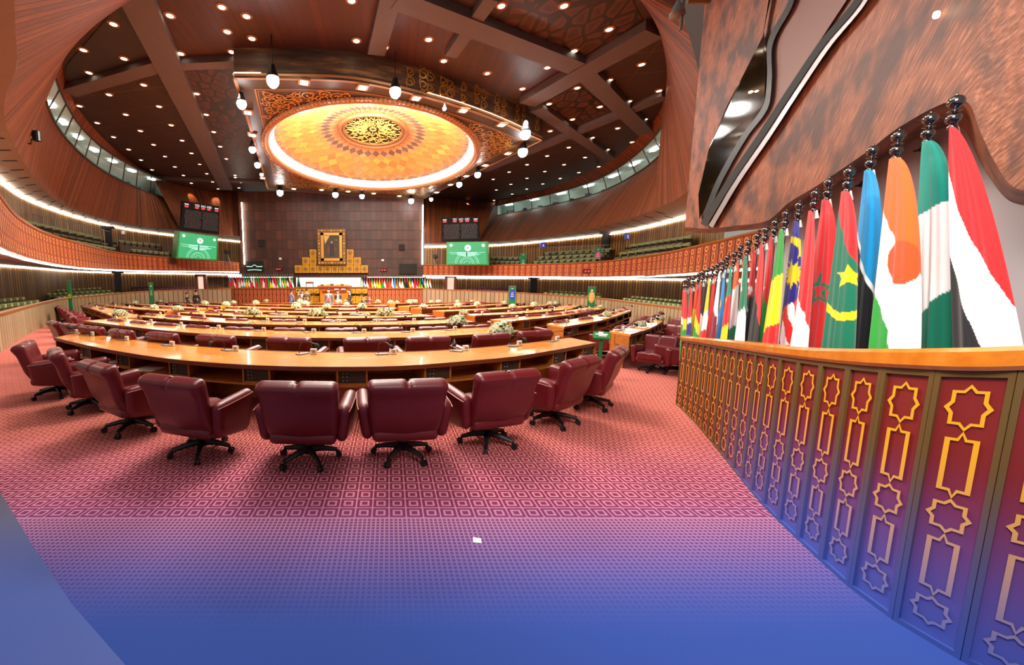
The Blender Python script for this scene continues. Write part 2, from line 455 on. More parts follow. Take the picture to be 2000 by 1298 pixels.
# floor: a grid that falls gently towards the stage
b = MB(); xs = [-34+2*i for i in range(35)]; ys = [-3, -1, 0, 2, 4, 6, 8, 10, 12]+[14+1*i for i in range(17)]+[34, 38, 44]
vs_ = [(x, y, zf(y)) for y in ys for x in xs]
b.add(vs_, [(j*35+i, j*35+i+1, (j+1)*35+i+1, (j+1)*35+i) for j in range(len(ys)-1) for i in range(34)])
struct(b.build('floor', 'carpet', smooth=True), 'burgundy carpet with a lattice of small pale squares and blue haze painted over its front', 'floor')
# --- upper drum of the oval hall, left side
C0L = zl([(478, 377), (400, 372), (320, 352), (255, 315), (200, 268), (150, 208), (128, 160), (122, 125), (146, 80), (205, 32), (270, -8), (350, -60)], ZC)
C1L = zl([(320, 352), (262, 326), (200, 288), (152, 240), (124, 192), (108, 150), (104, 116)], 9.6)
C2L = zl([(320, 386), (262, 364), (200, 332), (150, 293), (110, 245), (88, 195), (80, 150)], 8.7)
C3L = zl([(470, 461), (455, 460), (351, 450), (216, 430), (123, 399), (77, 359), (37, 300), (12, 245), (9, 190), (33, 130), (30, 60), (26, -60)], 6.0)
S1L = zl([(470, 471), (431, 467), (345, 459), (231, 443), (132, 417), (46, 383), (0, 351), (-60, 300), (-120, 200), (-150, 100), (-150, 20), (-150, -60)], 5.95)
def out(P, cx, cy, d, dz=0):                      # move a plan curve away from the hall's middle
    r = []
    for p in P:
        v = Vector((p.x-cx, p.y-cy, 0)).normalized(); r.append(Vector((p.x+v.x*d, p.y+v.y*d, p.z+dz)))
    return r
CXH, CYH = -2, 20
def near_idx(P, q): return min(range(len(P)), key=lambda i: (P[i].xy-q.xy).length)
def drum_build(name, C0, C1, C2, C3, px0, px1, label):
    """C0 top, C1/C2 window band, C3 foot. px0 = where the band begins, px1 = where it ends, counted along the foot."""
    C0s = resample(C0, 240); C3s = resample(C3, 240)
    b = MB()
    # before the band
    def upto(P, q):
        i = near_idx(P, q); return i
    a0, a1 = upto(C0s, C1[0]), upto(C0s, C1[-1]); f0, f1 = upto(C3s, C2[0]), upto(C3s, C2[-1])
    u0 = 0
    b.ribbon(resample(C3s[:f0+1], 40), resample(C0s[:a0+1], 40))
    b.ribbon(resample(C3s[f0:f1+1], N), resample(C2, N))
    b.ribbon(resample(C1, N), resample(C0s[a0:a1+1], N))
    b.ribbon(resample(C3s[f1:], 60), resample(C0s[a1:], 60))
    # close the two ends of the band
    for (c, d, e, g) in ((C1[0], C2[0], C0s[a0], C3s[f0]), (C1[-1], C2[-1], C0s[a1], C3s[f1])):
        b.add([c, e, g, d], [(0, 1, 2, 3)], 0, [(0, 0), (0, 1), (0.1, 5), (.1, 4)])
    o = b.build(name, 'drum_wood'); struct(o, label, 'wall'); return o
drum_build('wall_left', C0L, C1L, C2L, C3L, 320, 80, 'curved brown slatted wood wall ringing the left side below the ceiling')
C0R = zl([(826, 379), (880, 389), (964, 393), (1089, 361), (1189, 315), (1248, 267), (1290, 215), (1302, 156), (1298, 104), (1283, 52), (1258, 10), (1200, -60)], ZC)
C1R = zl([(971, 401), (1089, 375), (1175, 346), (1238, 305), (1283, 260), (1308, 215)], 9.6)
C2R = zl([(971, 421), (1071, 402), (1175, 374), (1252, 333), (1297, 295), (1328, 250)], 8.7)
C3R = yl([(829, 475, 33), (951, 472, 31.5), (1070, 460, 27.5), (1205, 433, 21.8), (1272, 411, 18.7), (1340, 376, 15), (1366, 330, 12.5), (1376, 260, 11.5), (1372, 180, 11), (1352, 90, 11), (1330, 20, 11), (1310, -60, 11)])
S1R = yl([(829, 481, 34), (962, 478, 33), (1070, 469, 30), (1205, 453, 25.5), (1326, 426, 19.6), (1400, 400, 16), (1440, 350, 14), (1460, 280, 13), (1460, 200, 12.5), (1450, 100, 12.5), (1430, 20, 12.5), (1400, -60, 12.5)])
drum_build('wall_right', C0R, C1R, C2R, C3R, 971, 1328, 'curved brown slatted wood wall ringing the right side below the ceiling')
def soffit(name, A, B, mat, label):
    b = MB(); b.ribbon(resample(A, N), resample(B, N), 0, 1); return struct(b.build(name, mat), label, 'ceiling')
soffit('ceiling_gallery_left', C3L, S1L, 'soffit', 'pale mauve soffit over the left upper gallery')
soffit('ceiling_gallery_right', C3R, S1R, 'soffit', 'pale mauve soffit over the right upper gallery')
# air slots in the soffits
def slots(A, B, i0, i1, step, parent_name, label):
    A = resample(A, 140); B = resample(B, 140); b = MB()
    for i in range(i0, i1, step):
        j = min(139, i+1)
        for (u0, u1) in ((.12, .46), (.56, .9)):
            p = A[i].lerp(B[i], u0); q = A[j].lerp(B[j], u1+0)
            b.strip([p, q], .09, (0, 0, 1), -.012)
    o = b.build(parent_name, 'slot'); struct(o, label, 'trim')
slots(C3L, S1L, 6, 120, 5, 'trim_1', 'row of dark air slots in the left gallery soffit')
slots(C3R, S1R, 10, 90, 5, 'trim_2', 'row of dark air slots in the right gallery soffit')
# --- gallery back walls
def drop(P, z): return [Vector((p.x, p.y, z)) for p in P]
def wall(name, A, z, mat, label):
    b = MB(); A = resample(A, 90); b.ribbon(A, drop(A, z)); return struct(b.build(name, mat), label, 'wall')
wall('wall_gallery_left', resample(S1L, 90)[:74], 2.9, 'gallery_wall', 'warm lit ribbed wood wall behind the left gallery seats')
wall('wall_gallery_right', resample(S1R, 90)[:70], 2.5, 'gallery_wall', 'warm lit ribbed wood wall behind the right gallery seats')
# --- parapets
PTL = zl([(467, 514), (342, 505), (231, 494), (154, 476), (83, 454), (31, 423), (0, 386), (-40, 330), (-90, 250)], 3.65)
PTL = resample(PTL, N)
PTR = yl([(827, 518.5, 33), (951, 518.5, 30), (1043, 517, 27), (1159, 513, 23.5), (1259, 502, 19.5), (1340, 487, 15.5), (1490, 452, 11)])
PTR = resample(PTR, N)
_pbl = poly([(467, 530), (247, 526.6), (145, 520), (62, 505), (0, 482), (-60, 450), (-140, 395), (-220, 330)], 200)
_pbr = poly([(827, 537), (1070, 539.5), (1205, 539.5), (1329, 534), (1490, 520)], 200)
def foot(PT, _pb):                               # foot of the parapet below the same plan point
  r = []
  for p in PT:
    lo, hi = 1.0, 3.6
    for _ in range(30):
        z = (lo+hi)/2; x, y = proj((p.x, p.y, z)); yy = min(_pb, key=lambda q: abs(q[0]-x))[1]
        if y > yy: lo = z
        else: hi = z
    r.append(Vector((p.x, p.y, (lo+hi)/2)))
  return r
PBL, PBR = foot(PTL, _pbl), foot(PTR, _pbr)
def parapet(name, T, Bm, mat_red, label, pitch=.42):
    """gallery front: dark red boards, each with its gilt star and lozenge"""
    T = resample(T, 400); Bm = resample(Bm, 400)
    b = MB(); b.ribbon(T, Bm)
    o = b.build(name, 'gal_red'); struct(o, label, 'wall')
    d = 0; g = MB(); last = 0; nrm0 = None
    L = [0]
    for p, q in zip(T, T[1:]): L.append(L[-1]+(q-p).length)
    n = int(L[-1]/pitch); j = 0
    for k in range(n):
        s = (k+.5)*pitch
        while j < len(L)-2 and L[j+1] < s: j += 1
        t = T[j]; bt = Bm[j]; tg = (T[j+1]-T[j]); tg.z = 0; tg.normalize()
        up = (t-bt); h = up.length; upn = up.normalized(); nr = tg.cross(upn)
        if nr.dot(Vector((0, 0, 1.8))-t) < 0: nr = -nr
        def P(a, v): return bt+up*v+tg*(a*pitch)+nr*.015
        for (a0, a1) in ((-.5, -.43),): g.add([P(a0, 0), P(a1, 0), P(a1, 1), P(a0, 1)], [(0, 1, 2, 3)], 1)
        def loop(c, ra, rv, m=8, wd=.10):
            for i in range(m):
                t0, t1 = 2*pi*i/m, 2*pi*(i+1)/m
                g.add([P(ra*cos(t0), c+rv*sin(t0)), P(ra*cos(t1), c+rv*sin(t1)), P((ra-wd)*cos(t1), c+(rv-wd*.55)*sin(t1)), P((ra-wd)*cos(t0), c+(rv-wd*.55)*sin(t0))], [(0, 1, 2, 3)], 0)
        loop(.84, .28, .11); loop(.5, .26, .18, 6); loop(.16, .28, .11)
    gi = g.build('gilt_inlay', ['gal_gold', 'gal_dark'], o)
    b = MB(); off = [p+Vector((0, 0, .03)) for p in T[::6]]
    b.tube(off, .05, 6); b.build('rail_cap', 'rail_wood', o)
    return o
parapet('wall_parapet_left', PTL, PBL, 'gal_red', 'red and gilt patterned front of the left upper gallery')
parapet('wall_parapet_right', PTR, PBR, 'gal_red', 'red and gilt patterned front of the right upper gallery', .46)
# --- lower soffit and back wall under the galleries
S2L = zl([(467, 535), (240, 531), (136, 527.5), (68, 521.5), (0, 516), (-80, 508), (-180, 498), (-260, 490)], 2.8)
S2R = yl([(833, 540.5, 34.4), (951, 541.5, 33.6), (1070, 542, 31), (1205, 543, 26.5), (1329, 544, 21.5), (1490, 546, 16)])
soffit('ceiling_under_left', PBL, S2L, 'soffit', 'pale soffit beneath the left upper gallery')
soffit('ceiling_under_right', PBR, S2R, 'soffit', 'pale soffit beneath the right upper gallery')
wall('wall_lower_left', S2L, -.8, 'gallery_wall', 'ribbed wood wall behind the lower left seats')
wall('wall_lower_right', S2R, -.8, 'gallery_wall', 'ribbed wood wall behind the lower right seats')
# --- light strips
def light_strip(P, label, h=.14, dz=-.02, inward=.08, group='white light strips along the galleries'):
    P = resample(P, 90); Q = out(P, CXH, CYH, -inward, dz); b = MB()
    b.ribbon(Q, [p+Vector((0, 0, -h)) for p in Q]); o = b.build('light_strip', 'strip_light')
    tag(o, label, 'light strip', group); return o
light_strip(resample(S1L, 90)[:74], 'long white light strip under the left gallery soffit', .09)
light_strip(resample(S1R, 90)[:70], 'long white light strip under the right gallery soffit', .09)
light_strip(PBL, 'white light strip along the foot of the left patterned gallery front', .06, inward=-.1)
light_strip(PBR, 'white light strip along the foot of the right patterned gallery front', .06, inward=-.1)
light_strip(S2L, 'white light strip at the top of the lower left ribbed wall', .08)
light_strip(S2R, 'white light strip at the top of the lower right ribbed wall', .08)
# --- ceiling
b = MB(); L0 = C0L[::-1]; Rr = C0R
loop = L0[:]+[p for p in Rr]
# the ceiling is open over the canopy's dome
_rz = [atZ(725+205*cos(2*pi*k/96), 281.5+86.5*sin(2*pi*k/96)+205*cos(2*pi*k/96)*.045, 9.0) for k in range(96)]
hole = [Vector((p.x, p.y, ZC)) for p in _rz]; hc = sum(hole, Vector())/96
def far_hit(p, L):
    d = p-hc; best = None
    for a, c in zip(L, L[1:]+L[:1]):
        ex, ey = c.x-a.x, c.y-a.y; den = d.x*ey-d.y*ex
        if abs(den) < 1e-9: continue
        t = ((a.x-hc.x)*ey-(a.y-hc.y)*ex)/den; u = ((a.x-hc.x)*d.y-(a.y-hc.y)*d.x)/den
        if t > 0 and -1e-4 <= u <= 1.0001 and (best is None or t > best): best = t
    return hc+d*(best or 1.5)
# rays through the contour's own points keep its outline exact
ang = sorted([atan2(p.y-hc.y, p.x-hc.x) for p in loop]+[2*pi*k/96-pi for k in range(96)])
dirs = [Vector((cos(a), sin(a), 0)) for a in ang]
inn_ = [far_hit(hc+d, hole) for d in dirs]; out_ = [far_hit(hc+d, loop) for d in dirs]; n_ = len(dirs)
b.add(inn_+out_, [(i, (i+1) % n_, n_+(i+1) % n_, n_+i) for i in range(n_)])
struct(b.build('ceiling', 'ceil_tile'), 'dark brown ceiling of tiles and slats over the hall', 'ceiling')
def bay(pts, mat, label, dz=-.02):
    P = [atZ(x, y, ZC+dz) for x, y in pts]; b = MB()
    c = sum((p for p in P), Vector())/len(P)
    uv = [(p.x, p.y) for p in P]; b.add(P, [tuple(range(len(P)))], 0, uv)
    return struct(b.build('ceiling_bay', mat), label, 'ceiling')
bay([(300, -30), (345, 132), (462, 128), (470, 100), (720, 112), (775, -30)], 'ceil_slats', 'reddish slatted ceiling bay at the top left of the canopy')
bay([(345, 140), (462, 132), (505, 352), (450, 355), (432, 330)], 'ceil_leaf', 'leaf patterned ceiling bay left of the canopy')
bay([(210, 35), (238, -5), (300, 132), (135, 185), (128, 130)], 'ceil_blue', 'plain dark ceiling bay in the upper left corner')
bay([(785, 20), (870, 40), (950, 70), (1120, 140), (1035, 200), (850, 140), (730, 110)], 'ceil_slats', 'reddish slatted ceiling bay above the canopy')
bay([(980, 0), (1230, -10), (1265, 60), (1135, 125), (960, 60)], 'ceil_leaf', 'finely patterned ceiling bay at the top right')
bay([(1128, 165), (1190, 215), (1115, 252), (1050, 210)], 'ceil_leaf', 'small leaf patterned ceiling bay right of the canopy')
def beam(p, q, wd, mat, label, dep=.28):
    a = atZ(p[0], p[1], ZC-dep); c = atZ(q[0], q[1], ZC-dep)
    t = (c-a); t.z = 0; t.normalize(); n = Vector((-t.y, t.x, 0))*wd/2; u = Vector((0, 0, dep+.02))
    b = MB(); b.hexa([a-n, a+n, a+n+u, a-n+u], [c-n, c+n, c+n+u, c-n+u])
    tag(b.build('ceiling_beam', mat), label, 'beam', None)
beam((256, -20), (442, 371), .95, 'grey_beam', 'long grey ceiling beam left of the gilt canopy')
beam((134, 183), (310, 132), .6, 'grey_beam', 'grey cross beam at the upper left of the ceiling', .24)
beam((342, 132), (466, 126), .45, 'grey_beam', 'short grey beam joining the canopy left corner', .24)
beam((768, -20), (735, 108), .6, 'grey_beam', 'short grey beam rising above the middle of the canopy', .24)
beam((775, 2), (1140, 140), .75, 'grey_beam', 'long grey beam slanting down to the right above the canopy', .26)
beam((960, 0), (880, 112), .45, 'grey_beam', 'narrow grey beam crossing near the top of the ceiling', .22)
beam((1278, 66), (1030, 205), .9, 'grey_beam', 'wide grey beam from the right rim to the canopy corner', .30)
beam((1135, 138), (1262, 262), .7, 'grey_beam', 'grey beam falling from the beam crossing to the right rim', .24)
beam((1048, 214), (1192, 312), .6, 'grey_beam', 'grey beam passing right of the canopy corner', .22)
beam((1300, 190), (945, 335), .6, 'grey_beam', 'grey beam behind the right canopy edge', .20)
beam((300, 350), (520, 357), .4, 'grey_beam', 'thin far grey beam near the stage end of the ceiling', .18)
# --- glazed control rooms in the drum
def control(n, C1, C2, side, count, label):
    C1 = resample(C1, 60); C2 = resample(C2, 60)
    b = MB(); b.ribbon(C1, C2); g = struct(b.build('window_%d' % n, 'window_glass'), label, 'window')
    O1 = out(C1, CXH, CYH, 1.6, .15); O2 = out(C2, CXH, CYH, 1.9, 0)
    b = MB(); b.ribbon(O1, O2); b.ribbon(C1, O1); b.ribbon(C2, O2)
    for k in (0, -1): b.add([C1[k], O1[k], O2[k], C2[k]], [(0, 1, 2, 3)])
    b.build('room_lining', 'room_wall', g)
    m = MB(); rnd = random.Random(n)
    for i in range(0, 60, 5): m.tube([C1[i], C2[i]], .035, 5)
    m.tube(C1, .05, 5); m.tube(C2, .07, 5); m.build('window_frame', 'mullion', g)
    m = MB()
    for i in range(2, 58, 7):
        p = C1[i].lerp(O1[i], .45)-Vector((0, 0, .1)); q = C1[i+2].lerp(O1[i+2], .5)-Vector((0, 0, .1)); m.strip([p, q], .28, (0, 0, 1), 0)
    m.build('room_lamps', 'room_lamp', g)['kind'] = 'stuff'
    m = MB()
    for i in range(3, 57, 4):
        p = C2[i].lerp(O2[i], .5)+Vector((0, 0, .18)); m.box(p, (.3+rnd.random()*.3, .25, .3+rnd.random()*.25), rnd.random())
    m.build('equipment', 'room_dark', g)['kind'] = 'stuff'
control(1, C1L, C2L, -1, 8, 'curved control room window in the left wood wall')
control(2, C1R, C2R, 1, 8, 'curved control room window in the right wood wall')
# --- stage wall
FY = 34.0
def fp(px, py, Y=FY): return atY(px, py, Y)
a, c = fp(472, 541), fp(826, 541); t1, t2 = fp(472, 374), fp(826, 374)
b = MB(); wdt = c.x-a.x
rows = 9; hh = t1.z-a.z
for r in range(rows):
    z0 = a.z+hh*r/rows; z1 = a.z+hh*(r+1)/rows-.04; of = .13*r
    b.add([(a.x, FY, z0), (c.x, FY, z0), (c.x, FY, z1), (a.x, FY, z1)], [(0, 1, 2, 3)], 0, [(of*7, 0), (of*7+wdt, 0), (of*7+wdt, 1), (of*7, 1)])
    b.add([(a.x, FY+.02, z1), (c.x, FY+.02, z1), (c.x, FY+.02, z1+.05), (a.x, FY+.02, z1+.05)], [(0, 1, 2, 3)], 1)
struct(b.build('wall_stage', ['stage_panels', 'desk_dark']), 'tall dark brown panelled wall behind the stage', 'wall')
# the recess under it, with sides
b = MB(); zb = -.8; z0 = a.z; YB = FY+2.6
lx = atY(430, 540, YB).x-1; rx = atY(836, 540, YB).x
P = [Vector((lx+(rx-lx)*i/20, YB, z0)) for i in range(21)]
b.ribbon(P, drop(P, zb)); b.add([(lx, FY, z0), (rx, FY, z0), (rx, YB, z0), (lx, YB, z0)], [(0, 1, 2, 3)], 1)
struct(b.build('wall_recess', ['gallery_wall', 'soffit']), 'ribbed wood wall behind the rows of flags on the stage', 'wall')
for (x0, x1, side) in ((447, 572, 'left'), (717, 829, 'right')):
    p, q = atY(x0, 539, FY+.3), atY(x1, 539, FY+.3); b = MB()
    b.box(((p.x+q.x)/2, FY+.3, p.z), (q.x-p.x, .1, .22)); tag(b.build('light_strip', 'strip_light'), 'white light strip above the %s row of stage flags' % side, 'light strip')
for x, tp in ((472, 395), (826, 400)):
    p, q = fp(x, tp, FY-.2), fp(x, 516, FY-.2); b = MB(); b.tube([p, (p.x, FY-.2, q.z)], .045, 6)
    tag(b.build('light_strip', 'strip_light'), 'upright white light strip at the %s edge of the stage wall' % ('left' if x < 500 else 'right'), 'light strip')
for i, (x0, x1, y0, y1) in enumerate(((387, 399, 540, 565), (874, 886, 542, 567))):
    DY = (31.4, 32.8)[i]; p, q = atY(x0, y0, DY), atY(x1, y1, DY); b = MB(); b.box(((p.x+q.x)/2, DY, (p.z+q.z)/2-.5), (q.x-p.x, .1, p.z-q.z+1))
    d = struct(b.build('door_%d' % (i+1), 'door_light'), ['brightly lit open doorway left of the stage', 'brightly lit open doorway right of the stage'][i], 'door')
    m = MB()
    for xx in (p.x-.12, q.x+.12): m.box((xx, DY, (p.z+q.z)/2-.5), (.2, .25, p.z-q.z+1.2))
    m.box(((p.x+q.x)/2, DY, p.z+.1), (q.x-p.x+.4, .25, .2)); m.build('door_frame', 'gal_dark', d)
for i, (x0, x1, y0, y1, Y) in enumerate(((224, 238, 533, 567, 27.5), (1036, 1048, 544, 574, 30.5), (205, 219, 446, 470, 25.0), (1177, 1190, 457, 485, 26))):
    p, q = atY(x0, y0, Y), atY(x1, y1, Y); b = MB(); b.box(((p.x+q.x)/2, Y, (p.z+q.z)/2-.3), (q.x-p.x, .1, p.z-q.z+.6))
    d = struct(b.build('door_%d' % (i+3), 'black_matte'), ['dark doorway in the lower left ribbed wall', 'dark doorway in the lower right ribbed wall', 'dark doorway in the left gallery wall', 'dark doorway in the right gallery wall'][i], 'door')
    m = MB(); m.box(((p.x+q.x)/2, Y, p.z+.06), (q.x-p.x+.3, .25, .16)); m.build('door_frame', 'desk_dark', d)
# --- low slatted walls round the floor
LWL = [(452, 564.5, 31), (350, 567, 29.5), (268, 571, 27), (180, 579, 23.5), (123, 585, 20.5), (60, 600, 15), (5, 616, 10.9), (-60, 634, 8.6)]
LWR = [(825, 564, 31.5), (873, 566.5, 31), (1021, 573, 27.5), (1178, 585, 21.5), (1250, 594, 17.5), (1329, 604, 13.6), (1420, 618, 11)]
def low_wall(nm, pts, label):
    T = yl(pts, 120); b = MB(); F_ = [Vector((p.x, p.y, zf(p.y)-.02)) for p in T]; b.ribbon(T, F_)
    o = struct(b.build(nm, 'low_slats'), label, 'wall')
    c = MB(); W2 = out(T, CXH, CYH, .22)
    for k in range(len(T)-1):
        u = Vector((0, 0, .07)); c.hexa([T[k]-u*.3, W2[k]-u*.3, W2[k]+u, T[k]+u], [T[k+1]-u*.3, W2[k+1]-u*.3, W2[k+1]+u, T[k+1]+u])
    c.build('wall_cap', 'rail_wood', o)
    k = MB(); k.ribbon([p+Vector((0, -.01, .1)) for p in F_], [p+Vector((0, -.01, 0)) for p in F_]); k.build('skirting', 'rail_wood', o)
    return T
TL = low_wall('wall_low_left', LWL, 'low beige slatted wall with a wood cap round the left of the floor')
TR = low_wall('wall_low_right', LWR, 'low beige slatted wall with a wood cap round the right of the floor')
# ================================================================ near right: star panelled barrier, wall and timber over it
BASE = poly([(1262, 745), (1330, 797), (1386, 858), (1440, 925), (1492, 987), (1584, 1076), (1665, 1150), (1776, 1230), (1880, 1290), (2000, 1352), (2200, 1440), (2500, 1550)], 160, lambda p: atZ(p[0], p[1], 0))
BASE = resample(BASE, 300)
i0 = next(i for i, p in enumerate(BASE) if proj((p.x, p.y, 1.0))[0] > 1332)
PLAN = BASE[i0:]
def offset(P, d):
    r = []
    for i, p in enumerate(P):
        t = P[min(i+1, len(P)-1)]-P[max(i-1, 0)]; n = Vector((-t.y, t.x, 0)).normalized(); r.append(p+n*d)
    return r
# outward = away from the camera
_t = PLAN[1]-PLAN[0]; SGN = 1 if Vector((-_t.y, _t.x, 0)).dot(Vector((1, .6, 0))) > 0 else -1
EXT = BASE[:i0]; WHOLE = EXT+PLAN
BACKP = poly([(7.0, 9.6), (6.3, 7.8), (5.75, 6.3), (5.2, 5.0), (4.7, 3.7), (4.4, 2.7), (4.35, 1.9), (4.5, 1.1), (4.8, .2)], 200, lambda p: Vector((p[0], p[1], 0)))
def off(d):
    if d > 1: return offset(BACKP, (d-1.15)*-1 if offset(BACKP, 1)[60].x < BACKP[60].x else d-1.15)
    return offset(WHOLE, d*SGN)
_cache = {}
def onwall(px, py, d):
    """where the line of sight meets the upright surface that runs d metres behind the barrier face"""
    P = _cache.setdefault(round(d, 3), off(d)); r = ray(px, py); best = None
    for a, b_ in zip(P, P[1:]):
        ex, ey = b_.x-a.x, b_.y-a.y; den = r.x*ey-r.y*ex
        if abs(den) < 1e-9: continue
        t = (a.x*ey-a.y*ex)/den; u = (a.x*r.y-a.y*r.x)/den
        if t > 0 and -1e-6 <= u <= 1+1e-6 and (best is None or t < best): best = t
    if best is None:
        a = max(P, key=lambda q: q.y) if px < 1500 else min(P, key=lambda q: q.y); best = a.y/r.y
    return Vector((r.x*best, r.y*best, H+r.z*best))

# plain border strip of floor at the very lower left, beyond the carpet's edge
b = MB(); P = [atZ(x, y, 0) for x, y in ((-60, 850), (0, 960), (60, 1060), (140, 1180), (245, 1300), (330, 1400), (-60, 1400))]
b.add(P+[p+Vector((0, 0, .006)) for p in P], [tuple(range(7, 14))]+[(i, (i+1) % 7, 7+(i+1) % 7, 7+i) for i in range(7)])
t = NT('border_floor', .6); geo = t.n('ShaderNodeNewGeometry'); sp = t.n('ShaderNodeSeparateXYZ'); t.L(geo.outputs['Position'], sp.inputs[0])
t.base(t.mix(ss(t, sp.outputs[1], 3.2, 1.9), S(78, 74, 92), S(50, 76, 152)))  # grey floor with the same overlay haze mixed into its near end
struct(b.build('floor_border', 'border_floor'), 'grey floor border with blue haze painted in at the lower left, beyond the carpet edge', 'floor')
# ---------------------------------------------------------------- the star panelled barrier
RAILTOP = poly([(1262, 652), (1330, 656), (1430, 664), (1573, 678), (1700, 681), (1827, 680), (2000, 675), (2200, 664), (2600, 640)], 300)
RAILBOT = poly([(1262, 660), (1330, 664), (1472, 686), (1573, 701), (1695, 714), (1800, 720), (1911, 725), (2000, 722), (2200, 714), (2600, 700)], 300)
def lookup(L, x): return min(L, key=lambda q: abs(q[0]-x))[1]
def topz(p, L):
    lo, hi = .5, 1.79
    for _ in range(30):
        z = (lo+hi)/2; x, y = proj((p.x, p.y, z))
        if y > lookup(L, x): lo = z
        else: hi = z
    return (lo+hi)/2
FACE = resample(PLAN, 200)
cut = [i for i, p in enumerate(FACE) if proj((p.x, p.y, 1.4))[0] < 2350]
FACE = resample(FACE[:cut[-1]+1], 240)
ZT = [topz(p, RAILTOP) for p in FACE]; ZB = [topz(p, RAILBOT) for p in FACE]
def sm(L, k=6): return [sum(L[max(0, i-k):i+k+1])/len(L[max(0, i-k):i+k+1]) for i in range(len(L))]
ZT = sm(ZT); ZB = sm(ZB)
LEN = [0]
for p, q in zip(FACE, FACE[1:]): LEN.append(LEN[-1]+(q-p).length)
def frame_at(s):
    s = max(0, min(LEN[-1]-1e-4, s)); j = 0
    while j < len(LEN)-2 and LEN[j+1] < s: j += 1
    u = (s-LEN[j])/(LEN[j+1]-LEN[j]); p = FACE[j].lerp(FACE[j+1], u)
    a = FACE[max(0, j-3)]; c = FACE[min(len(FACE)-1, j+4)]; t = (c-a).normalized()
    n = Vector((t.y, -t.x, 0))*SGN              # towards the hall
    return p, t, n, ZT[j]+(ZT[j+1]-ZT[j])*u, ZB[j]+(ZB[j+1]-ZB[j])*u
bar = thing('panelled_barrier', 'red barrier with gilt star panels and varnished rail before the large flags', 'barrier', (FACE[60].x, FACE[60].y, 0))
O = bar.location.copy()
def addto(mb, name, mats, parent, **k):
    mb.v = [tuple(Vector(v)-O) for v in mb.v]; return mb.build(name, mats, parent, **k)
b = MB(); n_ = 150
sec = []
for i in range(n_):
    p, t, n, zt, zb = frame_at(LEN[-1]*i/(n_-1))
    hgt = zt-zb; e = .02
    prof = [(e, zb), (e+.012, zb+.02), (e+.012, zt-.02), (e-.005, zt), (-.12, zt), (-.14, zt-.02), (-.14, zb), ]
    sec.append([p+n*a+Vector((0, 0, z)) for a, z in prof])
k_ = len(sec[0])
b.add([q for s_ in sec for q in s_], [(i*k_+j, i*k_+(j+1) % k_, (i+1)*k_+(j+1) % k_, (i+1)*k_+j) for i in range(n_-1) for j in range(k_)]+[tuple(range(k_)), tuple((n_-1)*k_+j for j in range(k_-1, -1, -1))])
addto(b, 'top_rail', 'cap_wood', bar)
b = MB()
A = [frame_at(LEN[-1]*i/90) for i in range(91)]
for i in range(90):
    (p, t, n, zt, zb), (p2, t2, n2, zt2, zb2) = A[i], A[i+1]
    b.hexa([p-n*.05, p-n*.13, p-n*.13+Vector((0, 0, zb)), p-n*.05+Vector((0, 0, zb))], [p2-n2*.05, p2-n2*.13, p2-n2*.13+Vector((0, 0, zb2)), p2-n2*.05+Vector((0, 0, zb2))])
addto(b, 'backing', 'olive_frame', bar)
PW = .232; npan = int(LEN[-1]/PW)
def star_pts(cx, cy, rx, ry, inner=.77):
    """eight pointed star: square corners and arrow points"""
    r = []
    for i in range(16):
        a = pi/2-2*pi*i/16
        if i % 4 == 0: r.append((cx+rx*cos(a), cy+ry*sin(a)))                   # arrow points
        elif i % 4 == 2: r.append((cx+rx*.74*(1 if cos(a) > 0 else -1), cy+ry*.74*(1 if sin(a) > 0 else -1)))
        else:
            ca, sa = cos(a), sin(a)
            if abs(sa) > abs(ca): r.append((cx+rx*.27*(1 if ca > 0 else -1), cy+ry*.74*(1 if sa > 0 else -1)))
            else: r.append((cx+rx*.74*(1 if ca > 0 else -1), cy+ry*.27*(1 if sa > 0 else -1)))
    return r
def loz_pts(cx, y0, y1, w):
    h = .045; return [(cx, y1), (cx+w*.28, y1-h*.8), (cx+w, y1-h*.8), (cx+w, y0+h*.8), (cx+w*.28, y0+h*.8), (cx, y0), (cx-w*.28, y0+h*.8), (cx-w, y0+h*.8), (cx-w, y1-h*.8), (cx-w*.28, y1-h*.8)]
